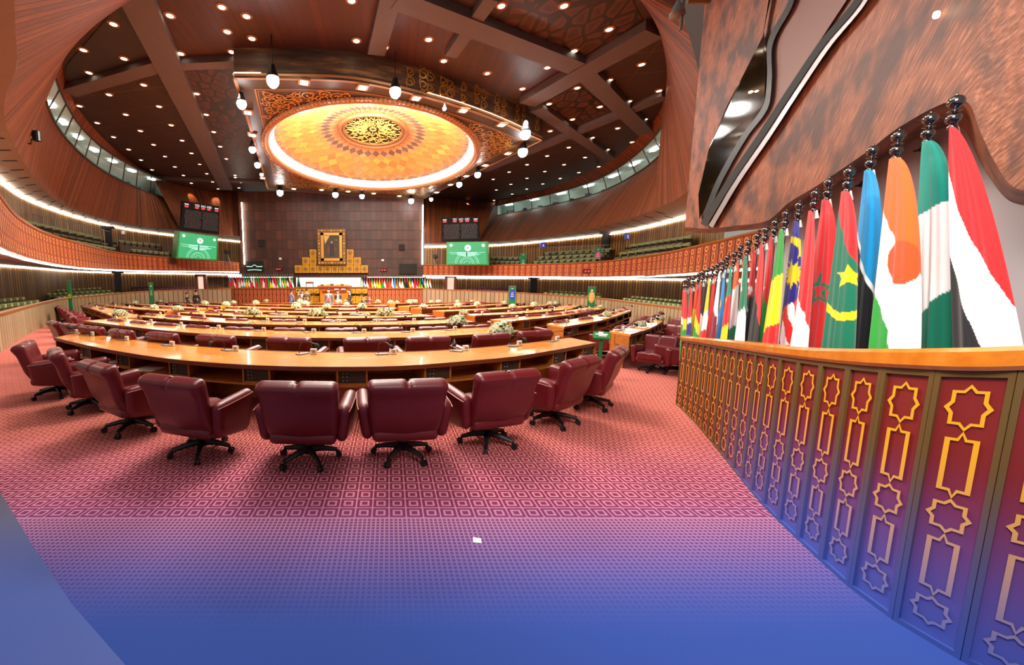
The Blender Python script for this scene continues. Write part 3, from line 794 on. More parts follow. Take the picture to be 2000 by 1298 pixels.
for k in range(npan):
    s0 = k*PW
    pa, ta, na, zta, zba = frame_at(s0); pb, tb, nb, ztb, zbb = frame_at(s0+PW)
    pm, tm, nm, ztm, zbm = frame_at(s0+PW/2)
    Hh = min(zba, zbb)-.0
    def Q(u, v, o=0): return pa.lerp(pb, u)+nm*(o+.004)+Vector((0, 0, v*(zba+(zbb-zba)*u)))
    def slab(mb, u0, u1, v0, v1, o0, o1, mi=0):
        mb.hexa([Q(u0, v0, o0), Q(u1, v0, o0), Q(u1, v1, o0), Q(u0, v1, o0)], [Q(u0, v0, o1), Q(u1, v0, o1), Q(u1, v1, o1), Q(u0, v1, o1)], mi)
    m = MB(); slab(m, .02, .98, 0, .995, -.03, -.008)
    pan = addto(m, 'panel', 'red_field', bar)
    m = MB()
    for (u0, u1, v0, v1) in ((.0, .085, 0, 1), (.915, 1, 0, 1), (.085, .915, .975, 1), (.085, .915, 0, .02)): slab(m, u0, u1, v0, v1, -.02, .006)
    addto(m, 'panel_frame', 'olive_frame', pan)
    m = MB(); wd = .16 if k > 9 else .17
    W = PW
    def outline(pts, sc):
        cx = sum(p[0] for p in pts)/len(pts); cy = sum(p[1] for p in pts)/len(pts)
        rx = max(abs(p[0]-cx) for p in pts); ry = max(abs(p[1]-cy) for p in pts)
        th = .018
        inn = [(cx+(x-cx)*(1-th/rx), cy+(y-cy)*(1-th/ry)) for x, y in pts]
        n = len(pts)
        vs = [Q(.5+x/W, y/zbm, .0) for x, y in pts]+[Q(.5+x/W, y/zbm, .0) for x, y in inn]
        m.add(vs, [(i, (i+1) % n, n+(i+1) % n, n+i) for i in range(n)])
    z = zbm
    rx = .074
    y_ = z-.07
    outline(star_pts(0, y_-.115, rx, .115), 1); y_ -= .23
    outline(loz_pts(0, y_-.34, y_-.0, rx*.72), 1); y_ -= .34
    outline(star_pts(0, y_-.09, rx, .09), 1); y_ -= .18
    h2 = max(.12, y_-.07-.17); outline(loz_pts(0, y_-h2, y_, rx*.72), 1); y_ -= h2
    outline(star_pts(0, y_-.08, rx, .08), 1)
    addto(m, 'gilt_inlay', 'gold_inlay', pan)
# ---------------------------------------------------------------- wall, timber and trims over the flags
WB = poly([(1290, 437), (1375, 446), (1440, 440), (1500, 430), (1540, 396), (1590, 366), (1650, 326), (1700, 291), (1760, 246), (1850, 199), (1890, 200), (1915, 258), (1945, 320), (1975, 362), (2010, 374), (2300, 420)], 200)
b = MB(); lo = []; hi = []
DW = 1.15
for x, y in [(q[0], q[1]) for q in WB if q[0] > 1332]:
    p = onwall(x, y, DW); lo.append(p); z = p.z
    q = Vector((p.x, p.y, 10.4))
    hi.append(q)
o = b.ribbon(lo, hi, 0, 1); 
sl = MB(); sl.ribbon(lo, [p+Vector((.0, .0, .0))+Vector((ray(*proj(p)).x, ray(*proj(p)).y, 0)).normalized()*.9 for p in lo])
wr = struct(b.build('wall_timber_right', 'smeared_wood'), 'large mass of rough red brown timber above the big flags', 'wall')
sl.build('timber_underside', 'smeared_wood', wr)
P2 = [p for p in off(1.75) if proj((p.x, p.y, 1.2))[0] > 1470 and p.y > .5]
b = MB(); b.ribbon([Vector((p.x, p.y, 0)) for p in P2], [Vector((p.x, p.y, 5.2)) for p in P2])
struct(b.build('wall_behind_flags', 'flag_backdrop'), 'pale grey wall behind the row of large flags', 'wall')
def onpoly(pts, d, name, mat, label, cat='trim', th=.03):
    F = [onwall(x, y, d) for x, y in pts]; B = [onwall(x, y, d+th) for x, y in pts]; n = len(F); m = MB()
    m.add(F+B, [tuple(range(n)), tuple(range(2*n-1, n-1, -1))]+[(i, (i+1) % n, n+(i+1) % n, n+i) for i in range(n)])
    return struct(m.build(name, mat), label, cat)
onpoly([(1520, -70), (1492, 60), (1497, 100), (1492, 205), (1450, 262), (1400, 352), (1366, 428), (1364, 380), (1384, 292), (1420, 205), (1456, 138), (1490, 70), (1512, -70)], DW-.06, 'window_3', 'dark_glass', 'slanting dark glass pane set in the timber above the flags', 'window')
def band(pts, wd, d, name, mat, label):
    L_ = poly(pts, 60); F = []
    m = MB(); P = [onwall(x, y, d) for x, y in L_]; Q_ = []
    for (x, y), p in zip([(q[0], q[1]) for q in L_], P): Q_.append(onwall(x+wd*.86, y+wd*.5, d))
    P3 = [onwall(q[0], q[1], d+.06) for q in L_]; Q3 = [onwall(q[0]+wd*.86, q[1]+wd*.5, d+.06) for q in L_]
    m.ribbon(P, Q_); m.ribbon(P3, P); m.ribbon(Q_, Q3)
    return struct(m.build(name, mat), label, 'trim')
band([(1548, -70), (1540, 0), (1500, 80), (1498, 150), (1490, 206), (1450, 262), (1400, 350), (1372, 420)], 11, DW-.08, 'trim_3', 'black_plastic', 'bent black frame beside the dark glass pane')
band([(1700, -70), (1668, 0), (1600, 82), (1540, 170), (1480, 262), (1420, 350), (1368, 436)], 13, DW-.08, 'trim_4', 'black_matte', 'long black channel slanting across the timber')
band([(1716, -70), (1684, 0), (1616, 84), (1556, 172), (1496, 264), (1436, 352), (1384, 440)], 9, DW-.07, 'trim_5', 'silver_trim', 'long silver edge beside the slanting black channel')
L1 = [(1552, -70), (1508, 80), (1506, 150), (1500, 206), (1462, 262), (1412, 350), (1378, 425)]; L2 = [(1700, -70), (1600, 82), (1540, 170), (1480, 262), (1420, 350), (1368, 436)]
onpoly(L1+L2[::-1], DW-.03, 'trim_6', 'mauve_wood', 'mauve wood strip between the black frame and the black channel', 'trim', .02)
p = onwall(1466, 181, DW-.1); m = MB(); m.lathe([(0.001, 0), (.02, .0), (.03, .015), (.001, .03)], 12, p); tag(m.build('wall_glow', 'down_light'), 'warm reflection built as a glowing bead on the dark slanting glass', 'lamp')  # warm spot reflected in the glass, added as a glowing bead
p = onwall(1829, 29, DW-.04); m = MB(); m.rbox((.05, .03, .06), .02, Matrix.Translation(p)); tag(m.build('wall_glow', 'square_glow'), 'small yellow lamp high on the timber mass', 'lamp')
# small black stage lamps on the pale wall
for i, (x, y) in enumerate(((1808, 290), (1688, 360), (1602, 416))):
    p = onwall(x, y, 1.70); t = thing('wall_bracket', 'small black bracket on the pale wall, %s of three' % ['uppermost', 'middle', 'lowest'][i], 'bracket', p, .4)
    m = MB(); m.box((0, 0, 0), (.11, .05, .07), 0, 0, .5); m.build('plate', 'black_plastic', t); m = MB(); m.tube([(0, 0, 0), (.03, .08, .0)], .012, 6); m.build('arm', 'black_plastic', t)
# ---------------------------------------------------------------- the big flags
def cc(r, g, b_): return Vector(S(r, g, b_)[:3])
RD, GN, DG, YL, WH, BK, BL, OR, NV, TL_, MR, SK = cc(226, 30, 34), cc(34, 150, 50), cc(0, 120, 86), cc(255, 214, 10), cc(244, 242, 238), cc(26, 26, 28), cc(20, 150, 210), cc(246, 96, 24), cc(30, 24, 130), cc(0, 140, 120), cc(130, 24, 50), cc(60, 150, 220)
def star5(x, y, cx, cy, r, n=5, ri=.4, rot=0):
    dx, dy = x-cx, y-cy; d = hypot(dx, dy)
    if d > r: return False
    if d < r*ri: return True
    a = (atan2(dx, -dy)+rot) % (2*pi/n); a = min(a, 2*pi/n-a)
    # edge from tip (r,0) to notch (r*ri, pi/n)
    tx, ty = r, 0; nx, ny = r*ri*cos(pi/n), r*ri*sin(pi/n); px_, py_ = d*cos(a), d*sin(a)
    return (nx-tx)*(py_-ty)-(ny-ty)*(px_-tx) >= 0
def bands(*L):
    def f(u, v, x, y):
        for c, a, k in L[:-1]:
            if v < a+k*u: return c
        return L[-1]
    return f
def withx(base, *fs):
    def f(u, v, x, y):
        for g in fs:
            r = g(u, v, x, y)
            if r is not None: return r
        return base(u, v, x, y)
    return f
def disc(c, cx, cy, rx, ry): return lambda u, v, x, y: c if ((x-cx)/rx)**2+((y-cy)/ry)**2 < 1 else None
def crescent(c, cx, cy, r, dx, dy, k=.82): return lambda u, v, x, y: c if hypot(x-cx, y-cy) < r and hypot(x-cx-dx, y-cy-dy) > r*k else None
def star(c, cx, cy, r, n=5, ri=.4, sy=1): return lambda u, v, x, y: c if star5(x, (y-cy)*sy+cy, cx, cy, r, n, ri) else None
def stripes(u, v, x, y):
    return WH if int((u*2.6-v*3.6+8)*1.6) % 2 else RD
def ring_star(u, v, x, y):
    if star5(x, (y-220)*.8+220, 34, 220, 31) and not star5(x, (y-220)*.8+220, 34, 220, 16): return DG
    return None
# u,v: across and down the cloth; x,y: picture-scale distances from the flag's upper left, used for the emblems
FL = [ # finial px,py, rail left, rail right, drape depth, colours, words
 (1870, 183, 1884, 2036, .30, bands((RD, .20, .62), (WH, .58, .86), BK), 'red, white and black flag, nearest and largest of the row'),
 (1819, 218, 1812, 1893, .42, bands((TL_, .36, -.09), (WH, .86, -.17), cc(0, 110, 84)), 'green and white flag with a broad white middle beside the largest flag'),
 (1757, 252, 1716, 1816, .30, withx(bands((OR, .26, .36), (WH, .68, .55), GN), disc(cc(236, 74, 20), 52, 260, 29, 44)), 'orange, white and green flag with an orange disc'),
 (1706, 282, 1664, 1734, .40, bands((BL, .34, .42), (WH, .38, .42), (BK, .90, .9-.3), (WH, .93, .6), YL), 'blue, white, black and yellow flag beside the orange disc flag'),
 (1661, 324, 1620, 1684, .30, withx(bands((RD, .12, .36), cc(0, 106, 78)), star(YL, 42, 216, 25), crescent(YL, 34, 262, 40, 0, -13, .93)), 'green flag with a red edge, yellow star and crescent'),
 (1621, 346, 1573, 1644, .38, withx(bands((RD, 3, 0), RD), ring_star), 'red flag with a green outlined star'),
 (1595, 368, 1551, 1592, .30, bands((RD, .52, .35), WH), 'red and white flag hanging behind the red green-star flag'),
 (1563, 392, 1525, 1568, .38, withx(bands((NV, .73, -.12), BK), crescent(YL, 24, 92, 22, -6, 8, .85), star(YL, 26, 143, 21, 14, .55, .72), lambda u, v, x, y: stripes(u, v, x, y) if v > .73-.12*u else None), 'navy flag with yellow sun over red and white stripes'),
 (1537, 409, 1493, 1527, .30, bands((GN, .44, -.07), (YL, .87, -.08), RD), 'green, yellow and red flag left of the navy striped flag'),
 (1516, 427, 1482, 1504, .36, withx(bands((RD, .40, .32), GN), crescent(WH, 6, 130, 10, 4, -3)), 'red and green flag with a small white crescent'),
 (1497.5, 441, 1466, 1489, .28, bands((RD, .30, .5), BK), 'red over black flag beside the red and green one'),
 (1481, 454, 1452, 1472, .36, withx(bands((RD, .48, .02), BK), star(WH, 10, 150, 7), crescent(WH, 11, 112, 8, -4, 2)), 'red and black flag with a small white star and crescent'),
 (1463, 467, 1440, 1463, .28, withx(bands((DG, .12, .55), WH), disc(DG, 10, 120, 6, 20)), 'green and white flag with a dark green tree shape'),
 (1447, 478, 1419, 1441, .36, bands((OR, .37, -.08), (WH, .84, -.1), DG), 'orange, white and green flag without an emblem in the middle of the row'),
 (1436, 490, 1408, 1424, .28, withx(bands((TL_, .40, -.05), (RD, .80, -.1), YL), star(YL, 9, 95, 6)), 'teal, red and yellow flag in the farther half of the row'),
 (1422, 497, 1396, 1411, .36, withx(bands((SK, 3, 0), SK), disc(YL, 8, 95, 6, 10)), 'sky blue flag with a yellow sun'),
 (1413, 506, 1387, 1400, .28, bands((WH, .5, .1), MR), 'white and maroon flag beyond the sky blue one'),
 (1403, 512, 1374, 1391, .36, withx(bands((RD, 3, 0), RD), disc(YL, 7, 78, 5, 9)), 'red flag with a small yellow sun beyond the maroon one'),
 (1393, 519, 1368, 1380, .28, bands((YL, .5, -.05), (WH, .75, 0), RD), 'yellow, white and red flag in the far part of the row'),
 (1383, 522, 1360, 1373, .36, bands((BK, .45, .1), (WH, .7, .2), GN), 'black, white and green flag in the far part of the row'),
 (1374, 527, 1353, 1366, .28, bands((RD, .45, .2), (YL, .62, .2), GN), 'red flag with yellow and green foot in the far part of the row'),
 (1366, 531, 1348, 1359, .36, bands((OR, .4, 0), (YL, .85, 0), DG), 'orange and yellow flag in the far part of the row'),
 (1355, 538, 1341, 1352, .28, bands((RD, .5, 0), (WH, .6, 0), (NV, .8, 0), GN), 'dark red flag with a navy foot near the far end of the row'),
 (1347, 540, 1336, 1346, .36, bands((DG, .35, 0), (NV, .6, .2), YL), 'green and navy flag near the far end of the row'),
 (1343, 543, 1336, 1344, .28, bands((RD, .5, 0), (YL, .7, 0), GN), 'red, yellow and green flag, farthest but one in the row'),
 (1339, 544, 1333, 1340, .36, bands((RD, .45, .1), (WH, .6, 0), GN), 'red, white and green flag at the very far end of the row'),
]
pole_used = []
for fi, (px, py, rl, rr, dep, colf, words) in enumerate(FL):
    T = onwall(px, py, dep)
    scale = T.y/FP if T.y > 0 else .003
    t = thing('flag_on_pole', words, 'flag', (T.x, T.y, 0), 0, 'large flags behind the barrier')
    zt = T.z
    rf = .033
    fh = rf*2.6
    # pole and finial
    Bp = onwall(rl*.45+rr*.55, 690, dep); zt2 = zt-2.0*rf*2; k_l = zt2/max(.3, zt2-Bp.z)
    m = MB(); m.tube([((Bp.x-T.x)*k_l, (Bp.y-T.y)*k_l, 0), (0, 0, zt2)], .011, 10); pl = m.build('pole', 'chrome', t, smooth=True)
    m = MB(); z = zt-fh*2
    prof = [(.008, z-.02), (rf*.55, z-.01), (rf*.6, z), (rf*.4, z+rf*.25)]
    for k in range(9): a = -pi/2+pi*k/8; prof.append((max(.3*rf, rf*.9*cos(a)), z+fh*.5+fh*.36*sin(a)))
    prof += [(rf*.5, z+fh*.9), (rf*.85, z+fh*.94), (rf*.5, z+fh*1.0)]
    for k in range(9): a = -pi/2+pi*k/8; prof.append((max(.004, rf*cos(a)), z+fh*1.5+fh*.42*sin(a)))
    prof += [(rf*.12, z+fh*1.95), (.003, z+fh*2.06)]
    m.lathe(prof, 14); m.build('finial', 'dark_chrome', t, smooth=True)
    m = MB(); m.tube([(0.006, -.016, zt-fh*2.1), (.01, -.02, zt-fh*2.9)], [.007, .016], 8); m.build('tie_sleeve', 'white_card', t)
    # cloth
    L3, R3 = onwall(rl, 690, dep), onwall(rr, 690, dep)
    across = Vector((R3.x-L3.x, R3.y-L3.y, 0)); Wd = across.length; an = across.normalized(); nn = Vector((an.y, -an.x, 0))
    if nn.dot(Vector((-T.x, -T.y, 0))) < 0: nn = -nn
    topz_ = zt-fh*2.1; botz = min(L3.z, R3.z)-.12
    l0 = Vector((L3.x-T.x, L3.y-T.y, 0)); r0 = Vector((R3.x-T.x, R3.y-T.y, 0))
    big = px > 1500; nu, nv = (56, 150) if px > 1650 else ((36, 90) if big else (16, 48))
    rnd = random.Random(fi*13+5); ph = rnd.random()*6; hpx = 680-py-fh*2*FP/max(T.y, 1)*.9
    vs, cs, uvs = [], [], []
    x_left0 = px
    for j in range(nv+1):
        v = j/nv; fl_ = .10+.90*v**1.1; fr_ = .04+.96*(v**.46) if fi != 0 else .03+.97*v**.74
        a = l0*fl_-an*.008; c_ = r0*fr_*(1 if r0.dot(an) > 0 else 1)+an*.012
        wv = (c_-a).length
        for i in range(nu+1):
            u = i/nu; p = a.lerp(c_, u)
            fold = (.10*sin(pi*u)+.035*sin(2*pi*u*1.7+ph+v*1.2)+.018*sin(2*pi*u*4.1+ph*2))*min(wv, .35)*(.35+.65*v)
            q = p+nn*(fold+.03)+Vector((0, 0, topz_+(botz-topz_)*v)); vs.append(q)
            # pattern laid out on the hanging cloth before it is folded
            sx, sy = proj(Vector((T.x, T.y, 0))+p+nn*.03+Vector((0, 0, topz_+(botz-topz_)*v)))
            if j == 0 and i == 0: sy0 = sy
            ex, ey = sx-rl, sy-py; vv = max(0, (sy-sy0)/(678-sy0))
            cl = colf(u, vv, ex, ey); cs.append((cl[0], cl[1], cl[2], 1)); uvs.append((u, v))
    m = MB(); m.add(vs, [(j*(nu+1)+i, j*(nu+1)+i+1, (j+1)*(nu+1)+i+1, (j+1)*(nu+1)+i) for j in range(nv) for i in range(nu)], 0, uvs, cs)
    cl_o = m.build('cloth', 'flag_cloth', t, smooth=True, col=True)
# small metal lamp fixture at the top of the right rim
p = onwall(1338, 30, 1.1) if False else atY(1332, 24, 9.0)
t = thing('ceiling_fixture', 'silver hanging lamp fixture at the top right rim of the ceiling', 'lamp', p)
m = MB(); m.tube([(0, 0, -.35), (.02, 0, .9)], .03, 8); m.build('stem', 'steel', t)
m = MB(); m.lathe([(.02, -.05), (.14, -.3), (.15, -.36), (.01, -.37)], 14, (-.1, 0, .3)); m.build('lamp_shade', 'steel', t, smooth=True)
m = MB(); m.box((.35, 0, .2), (.5, .05, .06), .0); m.build('arm', 'gold_trim', t)
# ================================================================ DESKS
DH = .76
def fl_(p):
    p = atF(p[0], p[1], DH)
    if p.y > 27: k = (27+(p.y-27)*.35)/p.y if p.y < 36 else 30.15/p.y; p = Vector((p.x*k, p.y*k, DH+zf(p.y*k)))
    return p
def desk_curve(pts, n=40): return resample(poly(pts, 80, fl_), n)
class Desk:
    def __init__(s, near, far=None, depth=1.05, n=40):
        s.N = resample([Vector((p.x, p.y, zf(p.y)+DH)) for p in near], n); s.n = n
        if far: s.F = resample(far, n)
        else:
            s.F = []
            for i, p in enumerate(s.N):
                t = s.N[min(i+1, n-1)]-s.N[max(i-1, 0)]; nr = Vector((-t.y, t.x, 0)).normalized()
                if nr.y < 0: nr = -nr
                s.F.append(p+nr*depth)
        s.o = s.N[n//2].copy(); s.o.z = zf(s.o.y)
    def P(s, u, v, z):
        x = max(0, min(.99999, u))*(s.n-1); i = int(x); f = x-i
        a = s.N[i].lerp(s.N[i+1], f); c = s.F[i].lerp(s.F[i+1], f); p = a.lerp(c, v)
        return Vector((p.x, p.y, a.z+z))-s.o
    def cell(s, mb, u0, u1, v0, v1, z0, z1, mi=0, seg=None):
        k = seg or max(1, int((u1-u0)*s.n)); 
        R_ = [[s.P(u0+(u1-u0)*i/k, v, z) for (v, z) in ((v0, z0), (v1, z0), (v1, z1), (v0, z1))] for i in range(k+1)]
        vs = [p for r in R_ for p in r]
        fs = [(i*4+j, i*4+(j+1) % 4, (i+1)*4+(j+1) % 4, (i+1)*4+j) for i in range(k) for j in range(4)]+[(3, 2, 1, 0), (k*4, k*4+1, k*4+2, k*4+3)]
        mb.add(vs, fs, mi)
    def u_at(s, px, z=0):
        return min((i/200 for i in range(201)), key=lambda u: abs(proj(s.P(u, 0, z)+s.o)[0]-px))
def build_desk(D, label, seats, detail=2, group=None, boxes=None):
    t = thing('conference_desk', label, 'desk', D.o, 0, group)
    m = MB(); D.cell(m, 0, 1, -.02, 1.0, -.04, 0, 0, D.n-1); m.build('desktop', 'desk_wood', t)
    m = MB()
    for (v0, v1) in ((-.025, .0), (.985, 1.005)): D.cell(m, 0, 1, v0, v1, -.05, .006, 0, D.n-1)
    m.build('edge_trim', 'desk_edge', t)
    m = MB(); L = (D.N[-1]-D.N[0]).length; e = .03/max(L, 1)
    D.cell(m, 0, 1, .05, .72, -.285, -.26, 0, D.n-1); D.cell(m, 0, 1, .68, .72, -.26, -.04, 0, D.n-1)
    for u0 in (0, 1-e): D.cell(m, u0, u0+e, .03, .98, -.285, -.04)
    m.build('shelf', 'desk_side', t)
    m = MB(); D.cell(m, 0, 1, .90, .95, -DH+.002, -.04, 0, D.n-1); m.build('modesty_panel', 'desk_side', t)
    m = MB()
    for u0 in (.0, 1-2*e): D.cell(m, u0, u0+2*e, .25, .95, -DH+.002, -.285)
    m.build('end_support', 'desk_side', t)
    if detail >= 1:
        for i, u in enumerate(boxes or [(k+.5)/seats for k in range(seats)]):
            w_ = .17/L; m = MB()
            for uu in (u-w_, u+w_): D.cell(m, max(0, uu-e*.35), min(1, uu+e*.35), .045, .66, -.26, -.04)
            m.build('shelf_divider', 'desk_side', t)
            m = MB(); D.cell(m, max(0, u-w_), min(1, u+w_), .07, .12, -.25, -.045)
            g = m.build('speaker_panel', 'grille', t)
            if detail >= 2:
                m = MB(); D.cell(m, u-w_*1.02, u+w_*1.02, .055, .075, -.26, -.235); D.cell(m, u-w_*1.02, u+w_*1.02, .055, .075, -.06, -.045)
                for du in (-w_*.6, -w_*.35):
                    for z in (-.10, -.15, -.2):
                        p = D.P(u+du, .06, z); m.rbox((.022, .02, .022), .008, Matrix.Translation(p), k=1, cuts=(1, 1, 1), mi=1)
                m.build('dials', ['desk_side', 'steel'], g)
                if i % 2 == 0:
                    m = MB(); D.cell(m, max(0, u-w_), min(1, u+w_), .5, .9, -DH+.002, -.285); m.build('pedestal', 'desk_side', t)
    return t
DESKS = {}
# --- centre rows (front edge as seen, row by row)
near1 = desk_curve([(106, 659), (194, 679), (335, 701), (500, 713), (656, 716), (788, 714), (920, 704), (1013, 695), (1166, 669)])
far1 = resample(poly([(155, 649), (312, 669), (430, 679), (560, 686), (700, 688), (820, 686), (920, 680), (1018, 671), (1112, 659)], 80, lambda p: atF(p[0], p[1], DH)), 40)
rows_c = [
 (near1, far1, 9, 'long varnished desk curving behind the nearest row of chairs'),
 (desk_curve([(160, 626), (240, 636), (350, 648), (500, 657), (660, 660), (820, 658), (920, 653), (1018, 646)]), None, 10, 'second long centre desk from the front, with one big bouquet on its right end'),
 (desk_curve([(260, 617), (360, 625), (500, 633), (640, 635), (820, 633), (930, 628)]), None, 9, 'third long centre desk from the front'),
 (desk_curve([(342, 610), (400, 614), (500, 619), (640, 621), (760, 620), (848, 617)]), None, 8, 'fourth long centre desk from the front, bright orange'),
 (desk_curve([(408, 605), (500, 609), (620, 611), (720, 611), (804, 610)]), None, 7, 'fifth long centre desk from the front'),
 (desk_curve([(440, 599), (540, 602), (640, 603), (778, 602)]), None, 7, 'sixth long centre desk from the front'),
 (desk_curve([(465, 594), (560, 596), (640, 597), (760, 596)]), None, 7, 'seventh long centre desk from the front'),
 (desk_curve([(485, 590), (560, 591.5), (640, 592), (740, 591)]), None, 7, 'eighth centre desk from the front, among the flowers near the stage'),
]
box1 = [165, 236, 346, 500, 686, 858, 999, 1095, 1156]
for k, (nr, fr, seats, lab) in enumerate(rows_c):
    D = Desk(nr, fr, 1.05 if k < 4 else .9); DESKS['c%d' % k] = D
    bx = [max(.02, min(.98, D.u_at(x, -.15))) for x in box1] if k == 0 else None
    build_desk(D, lab, seats, 2 if k == 0 else (1 if k < 4 else 0), boxes=bx)
rows_l = [[(160, 598), (190, 606), (228, 621)], [(178, 593), (240, 601), (320, 607)], [(236, 592), (310, 598), (386, 603)], [(288, 589), (360, 594), (430, 598)], [(312, 585), (380, 589.5), (440, 593)]]
for k, pts in enumerate(rows_l):
    D = Desk(desk_curve(pts, 24), None, .7, 24); DESKS['l%d' % k] = D
    build_desk(D, 'left wing desk, %s from the front' % ORD[k], 6, 1 if k < 2 else 0)
rows_r = [([(1231, 653), (1270, 641), (1297, 625)], [(1190, 646), (1245, 632), (1283, 619)]), ([(1102, 638), (1180, 624), (1234, 606)], [(1068, 632), (1150, 617), (1222, 602)]),
 ([(1000, 627), (1100, 616), (1183, 601)], None), ([(928, 616), (1030, 611), (1117, 603)], None), ([(868, 608), (980, 603), (1093, 594)], None), ([(824, 602), (930, 597.5), (1040, 590)], None), ([(800, 598), (890, 593.5), (1000, 588)], None), ([(772, 593), (860, 590), (950, 585)], None), ([(1118, 601), (1132, 596), (1138, 592)], None)]
for k, (pts, fr) in enumerate(rows_r):
    F_ = resample(poly(fr, 60, lambda p: atF(p[0], p[1], DH)), 24) if fr else None
    D = Desk(desk_curve(pts, 24), F_, .75, 24); DESKS['r%d' % k] = D
    build_desk(D, 'right wing desk, %s from the front' % ORD[k] if k < 8 else 'short end desk by the right low wall', 6 if k < 8 else 2, 1 if k < 3 else 0)
# ================================================================ CHAIRS
def chair_proto(full=True):
    t = thing('conference_chair', 'x', 'chair')
    lean = Matrix.Translation((0, -.26, .60)) @ Matrix.Rotation(R(14), 4, 'X')
    def bf(p):
        x, y, z = p; hz = (z+.35)/.70
        w_ = .84+.16*min(1, max(0, hz)**.6) ; x2 = x*w_
        g = math.exp(-(x/.02)**2)*.020
        y2 = y*(1-.0*hz)+(-.035*math.exp(-((hz-.93)/.12)**2) if y < 0 else .0)
        y2 += -.05*(1-abs(x)/.4)*(1 if y < 0 else .3)*(1-hz)*.6
        if y > 0: y2 -= g
        else: y2 += g*(.8 if hz > .86 else .12)
        z2 = z-(g*.9 if hz > .85 else 0)
        y2 += .10*max(0, .45-hz)**2/.2                     # the tub curls under the seat
        return Vector((x2, y2, z2))
    m = MB(); m.rbox((.80, .15, .70), .07, lean, bf, 4 if full else 2, (26 if full else 8, 2, 12 if full else 4)); m.build('backrest', 'leather', t, smooth=True)
    def sf(p): return Vector((p.x, p.y, p.z+(.02*(1-(p.x/.3)**2) if p.z > 0 else 0)-(.02*math.exp(-(p.x/.015)**2) if p.z > 0 else 0)))
    m = MB(); m.rbox((.60, .58, .18), .06, Matrix.Translation((0, .05, .43)), sf, 3, (8, 6, 2)); m.rbox((.68, .56, .14), .06, Matrix.Translation((0, .02, .33)), None, 3, (4, 4, 2)); m.build('seat', 'leather', t, smooth=True)
    for s in (-1, 1):
        def af(p, s=s):
            hz = (p.z+.18)/.36; yy = (p.y+.28)/.56
            return Vector((p.x*(.75+.3*hz)+s*.03*hz, p.y*(.86+.14*hz), p.z+.05*yy*hz-.06*(1-hz)*(yy)))
        m = MB(); m.rbox((.145, .56, .38), .07, Matrix.Translation((s*.385, .03, .47)), af, 3, (2, 8, 5)); a = m.build('armrest', 'leather', t, smooth=True)
        if full:
            m = MB(); P = [(s*.485*(1 if abs(y) < .2 else .98), y+.03, .615+.05*(y+.28)/.56) for y in (-.27, -.15, 0, .15, .25)]+[(s*.45, .305, .655), (s*.40, .315, .66), (s*.365, .30, .66)]
            m.tube(P, .005, 5); m.build('piping', 'piping', a)
    if full:
        m = MB(); m.lathe([(.03, .10), (.03, .2), (.045, .2), (.045, .27), (.12, .28), (.12, .3)], 12); m.build('column', 'black_plastic', t)
    m = MB()
    for k in range(5):
        a = 2*pi*k/5+.3; d = Vector((cos(a), sin(a), 0))
        m.tube([d*.02+Vector((0, 0, .125)), d*.16+Vector((0, 0, .115)), d*.30+Vector((0, 0, .085))], [.04, .03, .022], 6 if full else 4)
    m.lathe([(.05, .08), (.055, .15), (.03, .16)], 10); m.build('swivel_base', 'black_plastic', t, smooth=False)
    if full:
        for k in range(5):
            a = 2*pi*k/5+.3; d = Vector((cos(a), sin(a), 0)); n_ = Vector((-d.y, d.x, 0)); m = MB()
            for s in (-1, 1):
                c = d*.32+n_*.016*s+Vector((0, 0, .032)); m.tube([c-n_*.009, c+n_*.009], .032, 10)
            m.tube([d*.30+Vector((0, 0, .04)), d*.30+Vector((0, 0, .085))], .014, 6); m.build('caster', 'black_plastic', t)
    reg(t); return t
def chair_small():
    t = chair_proto(False); return t
PC1 = chair_proto(True); PC2 = chair_small(); u1, u2 = [], []
front = [((112, 772), -58), ((180, 797), -47), ((262, 838), -33), ((397, 882), -20), ((603, 897), -3), ((786, 890), 6), ((951, 864), 20), ((1078, 824), 38), ((1150, 792), 50)]

for i, ((x, y), a) in enumerate(front):
    p = atZ(x, y, 0)
    place(PC1, u1, p, R(a), 'large dark red leather swivel chair, %s in the nearest row' % nth(i, 9), 'chairs in the nearest row', (.98, .98, .97))
big_right = [((1276, 726), 122, 'dark red leather chair turned towards the camera, nearest on the right aisle'), ((1303, 690), 100, 'dark red chair behind the camera-facing chair on the right aisle'), ((1312, 668), 95, 'dark red chair at the far end of the right aisle group')]
for (x, y), a, lab in big_right:
    place(PC1, u1, atZ(x, y, 0), R(a), lab, 'chairs along the right aisle', .80)
def chair_row(D, pxs, words, group, proto=None, used=None, d=.85, us=None):
    pr, us_ = (proto, used) if proto else (PC2, u2)
    n = len(pxs)
    for i, x in enumerate(pxs):
        def pos(u):
            p = D.P(u, 0, 0)+D.o; q = D.P(min(1, u+.02), 0, 0)-D.P(max(0, u-.02), 0, 0); q.z = 0; q.normalize(); nr = Vector((q.y, -q.x, 0))
            if nr.y > 0: nr = -nr
            p = p+nr*d; p.z = zf(p.y); return p, nr
        if us is None: u = min((k/160 for k in range(161)), key=lambda u: abs(proj(pos(u)[0]+Vector((0, 0, .85)))[0]-x))
        else: u = x
        p, nr = pos(u)
        rnd = random.Random(i*7+int(D.o.y*10)); 
        place(pr, us_, p, atan2(-nr.y, -nr.x)-pi/2+rnd.uniform(-.12, .12), 'dark red leather chair, %s at the %s' % (nth(i, n), words), group, 1.0 if proto else (.95, .92, .88))
chair_row(DESKS['c1'], [142, 174, 212, 272, 348, 444, 576, 714, 828, 936, 1023], 'second centre desk', 'chairs at the second centre desk', PC1, u1)
